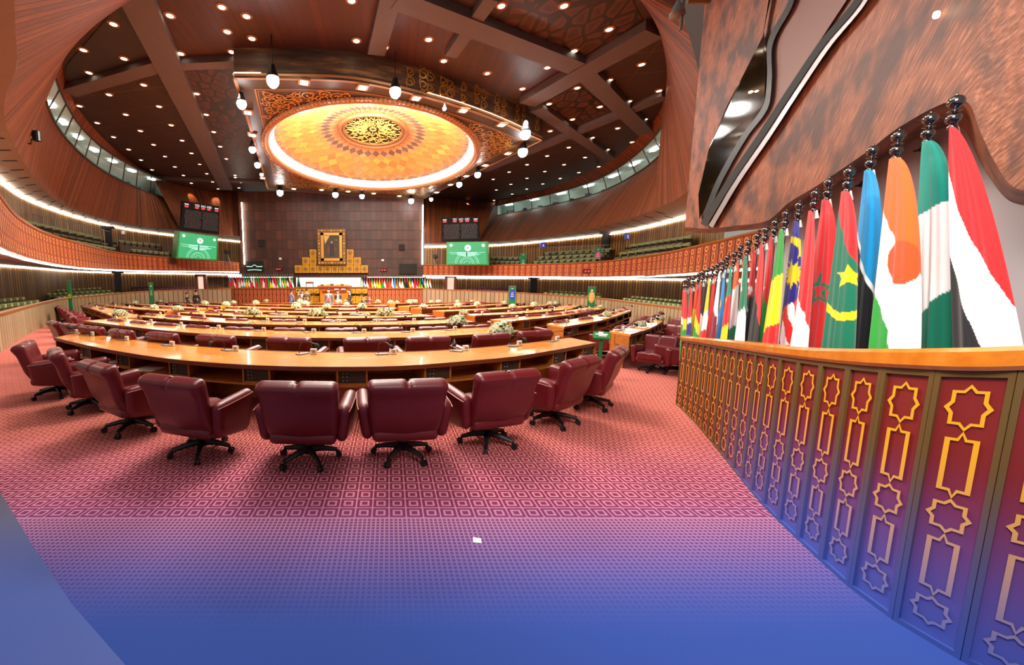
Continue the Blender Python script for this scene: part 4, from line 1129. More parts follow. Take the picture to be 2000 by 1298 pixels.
chair_row(DESKS['c2'], [248, 294, 344, 408, 482, 574, 668, 752, 840, 914], 'third centre desk', 'chairs at the third centre desk')
for k, n in ((3, 8), (4, 7), (5, 6), (6, 6), (7, 5)):
    chair_row(DESKS['c%d' % k], [(i+.5)/n for i in range(n)], '%s centre desk' % ORD[k], 'chairs at the %s centre desk' % ORD[k], us=True)
for k in range(5):
    n = 6 if k == 0 else 5
    chair_row(DESKS['l%d' % k], [(.08 if k == 0 else .2)+(.84 if k == 0 else .74)*i/(n-1) for i in range(n)], '%s left wing desk' % ORD[k], 'chairs at the left wing desks', us=True, d=.7)
for k in range(8):
    n = 5 if k < 2 else 6
    chair_row(DESKS['r%d' % k], [.08+.76*i/(n-1) for i in range(n)], '%s right wing desk' % ORD[k], 'chairs at the right wing desks', us=True, d=.74)
# ================================================================ MICROPHONES AND NAME CARDS
def mic_proto():
    t = thing('desk_microphone', 'x', 'microphone')
    m = MB(); m.rbox((.20, .10, .018), .008, Matrix.Translation((0, 0, .009)), k=2, cuts=(1, 1, 1)); m.build('base', 'steel', t)
    m = MB(); P = [(-.06, 0, .015), (-.06, -.005, .10), (-.05, -.03, .17), (-.01, -.12, .205), (.02, -.2, .20), (.04, -.27, .175)]
    m.tube(poly(P, 16), .006, 6); m.build('gooseneck', 'black_plastic', t)
    m = MB(); m.tube([(.037, -.262, .18), (.044, -.285, .17), (.056, -.32, .15), (.062, -.335, .14)], [.012, .028, .028, .012], 10); m.build('head', 'black_matte', t, smooth=True)
    reg(t); return t
def card_proto():
    t = thing('name_card', 'x', 'name card')
    m = MB(); m.rbox((.10, .035, .085), .006, Matrix.Translation((0, 0, .045)), k=1, cuts=(1, 1, 1)); m.build('card', 'white_card', t)
    m = MB(); m.box((0, -.019, .055), (.06, .002, .012)); m.box((.005, -.019, .035), (.04, .002, .01)); m.build('writing', 'grille', t)
    reg(t); return t
MP, CPR = mic_proto(), card_proto(); um, uc = [], []
def set_mics(D, pxs, words, v=.82, us=False, mic=True):
    n = len(pxs)
    for i, x in enumerate(pxs):
        u = x if us else min((k/200 for k in range(201)), key=lambda u: abs(proj(D.P(u, v, 0)+D.o)[0]-x))
        p = D.P(u, v, 0)+D.o; q = D.P(min(1, u+.02), v, 0)-D.P(max(0, u-.02), v, 0); a = atan2(q.y, q.x)
        rnd = random.Random(int(p.x*31+p.y*17))
        side = Vector((cos(a), sin(a), 0))
        place(MP, um, p-side*.10, a+rnd.choice((-.8, -.3, .2, .9)), 'black gooseneck microphone, %s on the %s' % (nth(i, n), words), 'microphones on the desks')
        place(CPR, uc, p+side*.07, a, 'small white name card, %s on the %s' % (nth(i, n), words), 'name cards on the desks')
set_mics(DESKS['c0'], [140, 178, 243, 333, 455, 606, 762, 904, 1010, 1085], 'nearest centre desk')
set_mics(DESKS['c1'], [208, 245, 293, 352, 424, 510, 605, 704, 798, 882], 'second centre desk')
set_mics(DESKS['c2'], [307, 346, 396, 455, 520, 589, 656, 732, 804], 'third centre desk')
set_mics(DESKS['c3'], [382, 418, 459, 506, 556, 608, 660, 712, 764], 'fourth centre desk')
for k in (0, 1, 2, 3): set_mics(DESKS['r%d' % k], [.1, .3, .5, .7, .9], '%s right wing desk' % ORD[k], .7, True)
for k in (0, 1): set_mics(DESKS['l%d' % k], [.12, .37, .62, .87], '%s left wing desk' % ORD[k], .7, True)
# papers
def paper(D, u, v, z, rz, s, lab, grp=None):
    p = D.P(u, v, z)+D.o; m = MB(); m.add([(-.15, -.11, .004), (.15, -.11, .004), (.15, .11, .008), (-.15, .11, .008), (-.15, -.11, 0), (.15, -.11, 0), (.15, .11, 0), (-.15, .11, 0)], [(0, 1, 2, 3), (7, 6, 5, 4), (0, 4, 5, 1), (1, 5, 6, 2), (2, 6, 7, 3), (3, 7, 4, 0)])
    o = m.build('paper_sheet', 'paper'); o.location = p+Vector((0, 0, .003)); o.rotation_euler = (0, 0, rz); o.scale = (s, s, 1); tag(o, lab, 'paper', grp)
D0 = DESKS['c0']
paper(D0, D0.u_at(208, -.2), .22, -.26, .3, 1, 'white paper in the second shelf gap of the nearest desk')
paper(D0, D0.u_at(275, -.2), .18, -.26, -.2, 1.25, 'open white booklet in the third shelf gap of the nearest desk')
paper(D0, D0.u_at(152, -.2), .25, -.26, .2, .8, 'small white paper in the first shelf gap of the nearest desk')
paper(DESKS['r0'], .14, .5, 0, .4, 1.8, 'large white sheets on the near end of the first right wing desk')
paper(DESKS['r0'], .34, .4, 0, .7, 1.0, 'white sheet beside the bouquet on the first right wing desk')
paper(DESKS['r1'], .38, .4, 0, .3, 1.5, 'white sheet on the second right wing desk')
paper(DESKS['l0'], .8, .4, 0, -.4, 1.4, 'white sheet on the first left wing desk')
m = MB(); p = atZ(931, 1056, 0); m.add([(-.03, -.02, 0), (.03, -.025, 0), (.035, .02, 0), (-.02, .03, 0), (-.03, -.02, .006), (.03, -.025, .003), (.035, .02, .006), (-.02, .03, .01)], [(4, 5, 6, 7), (3, 2, 1, 0), (0, 1, 5, 4), (1, 2, 6, 5), (2, 3, 7, 6), (3, 0, 4, 7)])
o = m.build('paper_scrap', 'paper'); o.location = p; tag(o, 'small pale scrap of paper lying on the open carpet', 'paper')
# ================================================================ FLOWERS
def bouquet(seed):
    rnd = random.Random(seed); t = thing('flower_bouquet', 'x', 'bouquet')
    lf = MB(); fl = MB()
    for i in range(110):
        a = rnd.random()*2*pi; e = rnd.uniform(-.05, 1.2); r = rnd.uniform(.8, 1.15)
        d = Vector((cos(a)*cos(e)*1.1, sin(a)*cos(e)*.8, sin(e)*.82+.04)); p = d*.5*r; s = Vector((-sin(a), cos(a), 0)); w_ = rnd.uniform(.03, .06); l = rnd.uniform(.12, .24)
        q = p+(d+Vector((0, 0, -.35))).normalized()*l; mid = (p+q)/2+Vector((0, 0, .02)); b0 = p*.6
        lf.add([b0, mid-s*w_, q, mid+s*w_, mid+Vector((0, 0, .015))], [(0, 1, 4), (1, 2, 4), (2, 3, 4), (3, 0, 4)], rnd.choice((0, 0, 1)))
    lf.lathe([(.02, 0), (.30, .02), (.38, .14), (.36, .30), (.2, .40), (.01, .43)], 12)
    for i in range(54):
        zz = 1-(i+.5)/54*1.02; a = i*2.39996; rr = sqrt(max(0, 1-zz*zz)); d = Vector((cos(a)*rr*.52, sin(a)*rr*.42, .08+zz*.42)); s = rnd.uniform(.055, .10)
        d = d*rnd.uniform(.92, 1.08)
        # a bloom: three rings of petals round a core
        nrm = (d-Vector((0, 0, .1))).normalized(); ax = nrm.cross(Vector((0, 0, 1))); ax = ax.normalized() if ax.length > .01 else Vector((1, 0, 0)); ay = nrm.cross(ax)
        for ring, (r0, h0, r1, h1) in enumerate(((.35, .1, 1.0, .32), (.2, .3, .62, .62))):
            for k in range(6):
                t0 = 2*pi*(k+ring*.5)/6
                P = lambda r, h, tt: d+(ax*cos(tt)+ay*sin(tt))*r*s+nrm*h*s
                fl.add([P(r0, h0, t0-.5), P(r1, h1*.8, t0-.42), P(r1*1.15, h1, t0), P(r1, h1*.8, t0+.42), P(r0, h0, t0+.5), P(r0*1.6, h0-.1, t0)], [(0, 1, 2, 5), (5, 2, 3, 4)], 0)
        fl.add([d+nrm*.15*s+(ax*cos(x)+ay*sin(x))*.3*s for x in (0, 1.05, 2.1, 3.14, 4.2, 5.2)]+[d+nrm*.75*s], [(k, (k+1) % 6, 6) for k in range(6)], 1)
    lf.build('foliage', ['leaf', 'leaf_light'], t); fl.build('blossoms', ['petal', 'petal_core'], t)
    reg(t); return t
BQ = [bouquet(3), bouquet(11)]; ub = [[], []]
FLW = [(235, 606, 28), (263, 590, 15), (304, 595, 18), (312, 583, 12), (368, 584, 14), (350, 597, 20), (400, 588, 16), (396, 581, 10), (442, 590, 18), (458, 586, 13), (494, 602, 30), (500, 587, 16), (520, 580, 11), (586, 584, 18), (597, 588, 18), (578, 595, 24), (622, 604, 34), (638, 595, 20), (659, 588, 16), (674, 590, 13), (706, 595, 22), (749, 604, 34), (736, 584, 13), (762, 587, 14), (775, 583, 11), (800, 588, 16), (809, 585, 15), (812, 579, 10), (828, 595, 18), (842, 583, 11), (856, 588, 13), (894, 586, 12), (897, 593, 16), (902, 603, 22), (894, 620, 40), (922, 584, 10), (932, 592, 16), (941, 582, 11), (979, 634, 58), (985, 589, 12), (1000, 588, 14), (1003, 599, 16), (1050, 583, 11), (1045, 595, 17), (1074, 592, 14), (1088, 591, 14), (1178, 595, 12), (1186, 616, 22), (1248, 629, 23), (1289, 618, 19)]
SPEC = {38: 'largest white bouquet, on the right end of the second centre desk', 34: 'big white bouquet on the right end of the third centre desk', 48: 'white bouquet among papers on the first right wing desk', 49: 'white bouquet at the far end of the first right wing desk', 47: 'white bouquet on the second right wing desk', 0: 'white bouquet on the near end of the first left wing desk', 21: 'broad white bouquet right of the middle on the fifth centre desk', 16: 'broad white bouquet left of the grey suited man on the fifth centre desk', 10: 'broad white bouquet on the left part of the fifth centre desk'}
order = sorted(range(len(FLW)), key=lambda i: FLW[i][0])
rank = {i: k for k, i in enumerate(order)}
for i, (x, y, s) in enumerate(FLW):
    yb = y+s*.34; p = fl_((x, yb))
    # settle on the nearest desk top
    best = None
    for D in DESKS.values():
        for k in range(0, 41):
            for v in (.3, .55, .8):
                q = D.P(k/40, v, 0)+D.o; c = abs(proj(q)[0]-x)+abs(proj(q)[1]-yb)*2.2
                if best is None or c < best[0]: best = (c, q)
    if best[0] < 14: p = best[1]
    sc = s*p.y/FP/1.16
    n = nth(rank[i], len(FLW))
    lab = SPEC.get(i, 'white flower bouquet, %s of all the desk bouquets' % n)
    place(BQ[i % 2], ub[i % 2], p, (i*1.3) % 6, lab, 'white flower bouquets on the desks', sc)
# green lectern stand between the desks
p = atY(1175, 653, 7.4); t = thing('notice_stand', 'green stand with a slanted white lettered top between the right desks', 'stand', (p.x, p.y, 0), -.5)
t.scale = (.68, .68, 1)
hz = p.z
m = MB(); m.box((0, 0, hz-.02), (.42, .30, .03), 0, 0, .35); m.build('top_board', 'podium_green', t)
m = MB(); m.box((0, 0, hz/2-.02), (.09, .05, hz-.06)); m.build('post', 'podium_green', t)
m = MB(); m.box((0, 0, .012), (.36, .30, .024)); m.build('foot', 'podium_green', t)
m = MB(); m.box((0, .0, .004), (.30, .05, .006)); m.box((.03, -.07, .004), (.2, .035, .006)); m.box((-.02, .07, .004), (.12, .05, .006)); q = m.build('lettering', 'sign_white', t); q.location = (0, 0, hz+.0); q.rotation_euler = (.35, 0, 0)
# ================================================================ THE GILT CANOPY
ZB_ = 9.0
can = thing('ceiling_canopy', 'large square gilt canopy hanging from the ceiling with a glowing painted dome', 'canopy', (0, 0, 0))
cor = [atZ(x, y, ZB_) for x, y in ((458, 152), (700, 152), (1058, 273), (826, 388), (523, 369))]
near_e = poly([(458, 152), (560, 153), (700, 160), (850, 194), (960, 230), (1058, 273)], 30, lambda p: atZ(p[0], p[1], ZB_))
right_e = poly([(1058, 273), (940, 331), (826, 388)], 12, lambda p: atZ(p[0], p[1], ZB_))
far_e = poly([(826, 388), (675, 379), (523, 369)], 12, lambda p: atZ(p[0], p[1], ZB_))
left_e = poly([(523, 369), (493, 262), (458, 152)], 14, lambda p: atZ(p[0], p[1], ZB_))
outer = near_e[:-1]+right_e[:-1]+far_e[:-1]+left_e[:-1]
# dome rim, fitted as an ellipse on the canopy's underside
rimpts = [atZ(x, y, ZB_) for x, y in ((725, 195), (725, 367), (521, 276), (929, 290))]
DC = (rimpts[0]+rimpts[1])/2; DC = Vector((sum(p.x for p in rimpts[2:])/2*.5+DC.x*.5, DC.y, ZB_))
def img_el(k, z=ZB_, rx=205, ry=86.5, cx=725, cy=281.5, s=1.0, tilt=.045):
    a = 2*pi*k; x, y = rx*s*cos(a), ry*s*sin(a)
    return atZ(cx+x, cy+y+x*tilt, z)
NR = 144
rim = [img_el(k/NR) for k in range(NR)]
ctr = sum(rim, Vector())/NR
def on_outer(p):
    """canopy edge seen from the dome centre through p"""
    d = (p-ctr); best = None
    for i in range(len(outer)):
        a, c = outer[i], outer[(i+1) % len(outer)]; ex, ey = c.x-a.x, c.y-a.y; den = d.x*ey-d.y*ex
        if abs(den) < 1e-9: continue
        t = ((a.x-ctr.x)*ey-(a.y-ctr.y)*ex)/den; u = ((a.x-ctr.x)*d.y-(a.y-ctr.y)*d.x)/den
        if t > 0 and -1e-4 <= u <= 1.0001 and (best is None or t > best): best = t
    return ctr+d*(best or 1.05)
edge = [on_outer(p) for p in rim]
b = MB(); vs_ = rim+edge; b.add(vs_, [(i, (i+1) % NR, NR+(i+1) % NR, NR+i) for i in range(NR)]); b.build('underside', 'canopy_brown', can)
b = MB(); loop = outer+[outer[0]]; b.ribbon([p-Vector((0, 0, .0)) for p in loop], [Vector((p.x, p.y, ZC)) for p in loop]); b.build('side_panel', 'canopy_side', can)
def inset(P, k): return [ctr+(p-ctr)*k+Vector((0, 0, 0)) for p in P]
b = MB()
for k, wd, dz in ((.999, .12, -.03), (.90, .06, -.02), (.885, .03, -.02)):
    Q_ = inset(loop, k)
    for a, c in zip(Q_, Q_[1:]): b.strip([a, c], wd, (0, 0, 1), dz)
b.tube([p+Vector((0, 0, .12)) for p in loop], .06, 6)
b.build('gilt_border', 'gold_trim', can)
# scrollwork: spirals and leaves in the corners and on the near side
rnd = random.Random(5)
def scroll(mb, c, ax, ay, nrm, r, sgn, wd):
    P = []
    for i in range(22):
        a = i/21*2*pi*1.35*sgn; rr = r*(1-.78*i/21); P.append(c+(ax*cos(a)+ay*sin(a))*rr)
    mb.strip(P, wd, nrm, .0)
    for q in (3, 8, 13): mb.strip([P[q], P[q]+(P[q]-c)*.45+(P[q+1]-P[q])*1.5, P[q]+(P[q]-c)*.2+(P[q+1]-P[q])*3], wd*.9, nrm, 0)
b = MB(); cnt = 0
for _ in range(9000):
    th = rnd.random()*NR; i = int(th) % NR; e0, r0 = edge[i], rim[i]
    t_ = rnd.uniform(.06, .93); gap = (e0-r0).length
    pnt = r0.lerp(ctr+(e0-ctr)*.87, t_)
    if gap < 1.5: continue
    # keep to the corners
    if (pnt-r0).length < .35: continue
    if cnt > 300: break
    if any((pnt-q).length < .33 for q in getattr(b, 'cs', [])): continue
    b.cs = getattr(b, 'cs', [])+[pnt]; cnt += 1
    a = rnd.random()*6.28
    scroll(b, pnt+Vector((0, 0, -.03)), Vector((cos(a), sin(a), 0)), Vector((-sin(a), cos(a), 0)), (0, 0, 1), rnd.uniform(.18, .30), rnd.choice((-1, 1)), .05)
b.build('corner_scrollwork', 'gold', can)['kind'] = 'stuff'
b = MB()
for (x, y0) in [(800+i*13, 178+i*5.2) for i in range(20)]:
    for dy in (-6, -24):
        p = None
        q = min(near_e, key=lambda q: abs(proj(q)[0]-x)); z = q.z+(.35 if dy == -6 else .72)
        j = near_e.index(q); tg = (near_e[min(j+1, 29)]-near_e[max(j-1, 0)]).normalized(); nr = tg.cross(Vector((0, 0, 1))).normalized()
        if nr.y > 0: nr = -nr
        p = atY(x, y0, q.y); c = Vector((q.x+(p.x-q.x)*1.0, q.y, z))+nr*.03
        scroll(b, c, tg, Vector((0, 0, 1)), nr, rnd.uniform(.16, .24), rnd.choice((-1, 1)), .04)
b.build('side_scrollwork', 'gold', can)['kind'] = 'stuff'
# the dome
dome = bpy.data.objects.new('dome', None)
RISE = 1.9; RI = .28
def DP(r, k, dz=0):
    p = img_el(k/NR if k > 1 or k < 0 else k); q = img_el(k % 1.0)
    q = ctr+(q-ctr)*r; return Vector((q.x, q.y, ZB_+.28+1.0*(1-r*r)+dz))
PR = [.29, .345, .40, .455, .515, .58, .65, .725, .80, .87, .93]
NP = 44
pal = {0: (214, 140, 80), 1: (228, 164, 96), 2: (120, 90, 80), 3: (236, 180, 90), 4: (244, 196, 70), 5: (232, 164, 56), 6: (248, 196, 66), 7: (228, 166, 58), 8: (204, 140, 48), 9: (150, 122, 110)}
rnd = random.Random(2)
b = MB(); n0 = NP*2; rr = [.26+.74*i/24 for i in range(25)]
vs_ = [DP(r, k/n0, .02) for r in rr for k in range(n0)]; cl = [S(240, 210, 150) if r < .9 else S(176, 140, 118) for r in rr for k in range(n0)]
b.add(vs_, [(i*n0+k, i*n0+(k+1) % n0, (i+1)*n0+(k+1) % n0, (i+1)*n0+k) for i in range(24) for k in range(n0)], 0, None, cl)
b.build('dome_shell', 'dome_paint', can, smooth=True, col=True)
b = MB()
for j in range(1, len(PR)-1):
    for k in range(NP):
        kc = (k+(j % 2)*.5)/NP; hw = .5/NP*.90
        a0, a1, a2 = PR[j-1], PR[j], PR[j+1]; m0 = .06
        c = pal[j-1] if j-1 in pal else (180, 130, 90); f = rnd.uniform(.86, 1.12)
        if j-1 == 2 or (j-1 == 3 and k % 2): c = (112, 84, 78) if j-1 == 2 else c
        col_ = S(*[min(255, x*f*.88+30) for x in c])
        q = [DP(a0+(a1-a0)*.12, kc), DP(a1, kc+hw), DP(a2-(a2-a1)*.12, kc), DP(a1, kc-hw)]
        b.add(q, [(0, 1, 2, 3)], 0, None, [col_]*4)
for k in range(NP):                                   # outer petals
    kc = (k+(len(PR) % 2)*.5-.5)/NP; hw = .5/NP*.93; col_ = S(*[x*rnd.uniform(.95, 1.05) for x in (158, 122, 106)])
    q = [DP(.885, kc), DP(.94, kc+hw), DP(.985, kc+hw), DP(.985, kc-hw), DP(.94, kc-hw)]; b.add(q, [(0, 1, 2, 3, 4)], 0, None, [col_]*5)
b.build('petal_mosaic', 'dome_paint', can, col=True)
# glowing cove, rope rim and its bulbs
b = MB(); A = [ctr+(p-ctr)*1.0 for p in rim]; B_ = [ctr+(p-ctr)*.93+Vector((0, 0, .42)) for p in rim]
b.add(A+B_, [(i, (i+1) % NR, NR+(i+1) % NR, NR+i) for i in range(NR)]); b.build('lit_cove', 'cove_glow', can)
b = MB(); b.tube([p+Vector((0, 0, -.02)) for p in rim+[rim[0]]], .13, 8)
for i in range(NR):
    p = rim[i]; q = ctr+(p-ctr)*1.03+Vector((0, 0, -.06)); b.rbox((.2, .2, .14), .06, Matrix.Translation(q), k=1, cuts=(1, 1, 1))
b.build('rope_rim', 'gold_trim', can)
for i in range(88):
    p = img_el(i/88, ZB_, s=.965)+Vector((0, 0, .10)); m = MB(); m.lathe([(.01, -.12), (.085, -.06), (.10, 0), (.06, .08), (.02, .1)], 8, p); m.build('rim_bulb', 'bulb_glow', can)
for k in (.62, .68, .74, .80, .86):                    # lamps hidden in the near side of the cove
    l = bpy.data.lights.new('cove_lamp', 'POINT'); l.energy = 1000; l.color = (1, .96, .88); l.shadow_soft_size = .3
    lo_ = bpy.data.objects.new('cove_lamp', l); COL.objects.link(lo_); q_ = img_el(k); lo_.location = ctr+(q_-ctr)*.90+Vector((0, 0, .0))
# medallion with calligraphy-like strokes
MC = DP(0, 0)
def MP_(r, a, dz=0):
    q = img_el((a/(2*pi)) % 1.0); q = ctr+(q-ctr)*(r*.285); return Vector((q.x, q.y, ZB_+1.22+dz))
b = MB(); n0 = 48; b.add([MP_(1, 2*pi*k/n0) for k in range(n0)], [tuple(range(n0))]); b.build('medallion', 'canopy_brown', can)
b = MB(); b.tube([MP_(1.0, 2*pi*k/n0, -.03) for k in range(n0+1)], .10, 6); b.tube([MP_(1.13, 2*pi*k/n0, -.1) for k in range(n0+1)], .12, 6)
b.build('medallion_ring', 'gold_trim', can)
b = MB(); rnd = random.Random(9)
b.tube([MP_(.10, 2*pi*k/16, -.06) for k in range(17)], .04, 5)
for k in range(16):
    a = 2*pi*k/16; b.tube([MP_(.2, a, -.06), MP_(.55+.2*(k % 2), a+.03, -.06)], .024, 4)
    for j in range(4):
        a2 = a+rnd.uniform(-.15, .15); r0 = .35+.13*j; s = rnd.choice((-1, 1))
        P = [MP_(min(.93, r0+.10*sin(q*1.1+j)), a2+s*(q-3)*.085*(1.1-r0*.5)+.05*sin(q*2), -.06) for q in range(7)]
        b.tube(poly(P, 12), .024, 4)
    b.tube(poly([MP_(.86, a-.15, -.06), MP_(.95, a-.05, -.06), MP_(.9, a+.06, -.06), MP_(.78, a+.1, -.06), MP_(.7, a, -.06)], 12), .024, 4)
b.build('calligraphy', 'gold_bright', can)
# ================================================================ LAMPS OVERHEAD
def small_lamp(px, py, z, r, mat, name, label, cat, group, square=False):
    p = atZ(px, py, z); t = thing(name, label, cat, p, 0, group); return t, p
protoD = thing('ceiling_downlight', 'x', 'lamp')
m = MB(); m.lathe([(.10, .03), (.17, .03), (.17, 0), (.11, -.02), (.10, 0)], 14); m.build('trim_ring', 'gold_trim', protoD)
m = MB(); m.lathe([(.003, -.012), (.105, -.005), (.105, .01)], 14); m.build('lens', 'down_light', protoD); reg(protoD); uD = []
DL = []
Z1 = [(1325,122),(1730,55),(1922,127),(1772,247),(1965,300),(885,188),(1408,418),(1808,404),(967,457),(650,390),(695,567),(850,738),(1120,662),(620,826),(1240,830),(1533,730),(980,893),(758,958),(1335,975),(1608,893),(1095,1020),(885,1068),(1420,1095),(1667,1028),(1198,1128),(1003,1165),(1718,1142),(1287,1220),(1493,1194),(1100,1247),(1765,1238),(1557,1279)]
DL += [(x/3.994, y/3.994) for x, y in Z1]
Z4 = [(85,33),(438,33),(692,165),(149,280),(494,287),(345,380),(7,413),(203,500),(512,495),(875,363),(694,451),(973,511),(353,585),(640,601),(804,570),(485,672),(894,672),(740,722),(360,738),(598,775),(820,800),(464,830),(684,842),(342,878),(556,886),(229,927),(437,927),(633,938),(128,968),(329,965),(521,971),(39,1009),(229,1003),(416,1004),(138,1037),(318,1035),(56,1069),(227,1064),(145,1092),(43,1128)]
DL += [(950+x/2.884, y/2.884) for x, y in Z4]
DL += [(500+x/3.994, y/3.994) for x, y in [(745,5),(783,318),(1005,370),(1347,308),(1685,280),(1465,475),(1800,572)]]
DL += [(x/3.244, 300+y/3.244) for x, y in [(893,40),(1045,17),(963,102),(1108,83),(1265,67),(1432,30),(1162,137),(1310,126),(1491,150),(1212,186),(1347,178),(1514,216),(1382,222)]]
DL += [(593, 379), (633, 381), (672, 382), (749, 389), (459, 342), (470, 356)]
DL = sorted(DL)
zone = {}
for (x, y) in DL:
    if 200 > x > 100 and y > 300: continue
    side = 'left of' if x < 500 else ('above' if x < 900 and y < 200 else ('behind' if x < 900 else 'right of'))
    zone.setdefault((('upper' if y < 150 else ('middle' if y < 280 else 'lower')), side), []).append((x, y))
for (fb, side), L_ in zone.items():
    for i, (x, y) in enumerate(L_):
        place(protoD, uD, atZ(x, y, ZC-.03), 0, 'warm ceiling downlight, %s in the %s ceiling %s the canopy' % (nth(i, len(L_)), fb, side), 'warm downlights in the %s ceiling %s the canopy' % (fb, side), 1.0)
# bright white spotlights hung round the canopy
protoS = thing('stage_spotlight', 'x', 'spotlight')
m = MB(); m.lathe([(.05, .52), (.10, .46), (.13, .30), (.20, .16), (.22, .10), (.19, .10)], 16, cap=False); m.build('housing', 'black_plastic', protoS, smooth=True)
m = MB(); m.lathe([(.004, -.22), (.10, -.19), (.17, -.12), (.205, -.02), (.20, .06), (.17, .12), (.10, .16)], 16, cap=False); m.build('lens', 'spot_glow', protoS, smooth=True)
m = MB(); m.tube([(0, 0, .5), (0, 0, 1.42)], .018, 5); m.build('yoke', 'black_plastic', protoS); reg(protoS); uS = []
SP_ = [(533, 158, 1.0), (772, 180, .95), (472, 203, .85), (493, 292, .8), (503, 322, .8), (511, 341, .5), (547, 376, 1.15), (655, 380, 1.05), (707, 383, .9), (803, 392, 1.1), (842, 389, .7), (897, 360, .9), (933, 341, .9), (1021, 297, 1.15), (1026, 262, 1.1), (868, 212, .35)]
for i, (x, y, s) in enumerate(sorted(SP_)):
    p = atZ(x, y, 8.55)
    place(protoS, uS, p, i*.4, 'glaring white spotlight at the canopy edge, %s of all' % nth(i, len(SP_)), 'white spotlights round the canopy', s)
protoQ = thing('square_downlight', 'x', 'lamp')
m = MB(); m.box((0, 0, .0), (.42, .42, .05)); m.build('frame', 'gold_trim', protoQ); m = MB(); m.box((0, 0, -.03), (.26, .26, .03)); m.build('lens', 'square_glow', protoQ); reg(protoQ); uQ = []
SQ = [(594, 160), (708, 170), (813, 191), (905, 215), (980, 243), (992, 299), (948, 322), (911, 343), (880, 360), (853, 375), (780, 382), (730, 377), (680, 373), (628, 370), (574, 368), (513, 347), (493, 263), (484, 219)]
for i, (x, y) in enumerate(sorted(SQ)):
    place(protoQ, uQ, atZ(x, y, ZB_-.05), .3, 'small square warm lamp let into the canopy border, %s of all' % nth(i, len(SQ)), 'square lamps in the canopy border', 1.0)
# wash lights on the drum
for i, (x, y, Y) in enumerate(((292, 342, 0), (368, 372, 0), (413, 388, 0), (1004, 385, 0), (1177, 333, 0), (1247, 288, 0), (920, 392, 0))):
    P = C0L if x < 600 else C0R
    q = min(P, key=lambda p: abs(proj(p)[0]-x)+(0 if proj(p)[1] > 60 else 300)); d = (Vector((CXH, CYH, 0))-Vector((q.x, q.y, 0))).normalized()
    s = Vector((q.x, q.y, ZC-.15))+d*.75; spot('wall_wash', s, (q.x, q.y, ZC-3), 70, (1, .45, .18), R(60))
    m = MB(); m.lathe([(.06, .25), (.10, .2), (.11, 0), (.08, -.02)], 10, s+Vector((0, 0, .1))); tag(m.build('wash_lamp', 'black_plastic', smooth=True), 'small wall wash lamp at the ceiling rim, %s of seven' % nth([0, 1, 2, 4, 5, 6, 3][i], 7), 'lamp', 'wash lamps at the ceiling rim')
# ================================================================ SCREENS AND VOTING BOARDS
def text_mesh(s, size, mat, parent, M):
    cu = bpy.data.curves.new('t', 'FONT'); cu.body = s; cu.size = size; cu.align_x = 'CENTER'; cu.extrude = .01
    ob = bpy.data.objects.new('t', cu); COL.objects.link(ob)
    me = bpy.data.meshes.new_from_object(ob.evaluated_get(bpy.context.evaluated_depsgraph_get())); bpy.data.objects.remove(ob)
    me.materials.clear(); me.materials.append(MT[mat]); me.transform(M); o = bpy.data.objects.new('lettering', me); COL.objects.link(o); o.parent = parent; return o
class Plate:
    """a flat upright panel given by its four seen corners (tl, tr, br, bl) and the distance of its left and right edge"""
    def __init__(s, q, Yl, Yr, th=.15):
        s.tl, s.tr, s.br, s.bl = atY(*q[0], Yl), atY(*q[1], Yr), atY(*q[2], Yr), atY(*q[3], Yl)
        s.w = (s.tr-s.tl).length; s.h = (s.tl-s.bl).length; s.n = (s.tr-s.tl).cross(s.bl-s.tl).normalized()
        if s.n.y > 0: s.n = -s.n
        s.o = (s.bl+s.br)/2
    def P(s, u, v, o=0): return s.bl.lerp(s.br, u).lerp(s.tl.lerp(s.tr, u), v)+s.n*o-s.o
    def rect(s, mb, u0, v0, u1, v1, o0, o1, mi=0):
        mb.hexa([s.P(u0, v0, o0), s.P(u1, v0, o0), s.P(u1, v1, o0), s.P(u0, v1, o0)], [s.P(u0, v0, o1), s.P(u1, v0, o1), s.P(u1, v1, o1), s.P(u0, v1, o1)], mi)
    def disc(s, mb, u, v, r, o, mi=0, r0=0, n=24, a0=0, a1=2*pi):
        k = s.w/s.h; f = lambda rr, a: s.P(u+rr*cos(a), v+rr*k*sin(a), o)
        for i in range(n):
            x, y = a0+(a1-a0)*i/n, a0+(a1-a0)*(i+1)/n; mb.add([f(r, x), f(r, y), f(r0, y), f(r0, x)], [(0, 1, 2, 3)], mi)
def vote_board(q, Yl, Yr, side):
    p = Plate(q, Yl, Yr); t = thing('voting_board', 'black voting board with red digits high on the wall %s of the stage' % side, 'board', p.o)
    m = MB(); p.rect(m, 0, 0, 1, 1, -.25, 0); m.build('cabinet', 'board_black', t)
    m = MB()
    for u in (.10, .37, .54, .70, .92): p.rect(m, u-.045, .80, u+.045, .855, 0, .05)
    m.build('red_digits', 'led_red', t)
    m = MB(); rnd = random.Random(4)
    for r in range(20):
        v = .70-r*.031
        for c in range(2):
            x = .06+.46*c+rnd.uniform(0, .03)
            while x < .48+.46*c:
                l = rnd.uniform(.02, .07); p.rect(m, x, v, min(x+l, .5+.46*c), v+.012, 0, .05); x += l+.018
    m.build('name_lines', 'led_dim', t)['kind'] = 'stuff'
    X = (p.P(1, 0)-p.P(0, 0)).normalized(); Z_ = (p.P(0, 1)-p.P(0, 0)).normalized(); 
    for s_, u in (('YES', .37), ('NO', .54), ('ABS', .70)):
        M = Matrix.Translation(p.P(u, .87, .06)) @ Matrix((X, Z_, p.n)).transposed().to_4x4(); text_mesh(s_, .21, 'led_white', t, M)
    m = MB()
    for u in (.10, .92): p.rect(m, u-.05, .885, u+.05, .92, 0, .05)
    m.build('heading_marks', 'led_white', t)
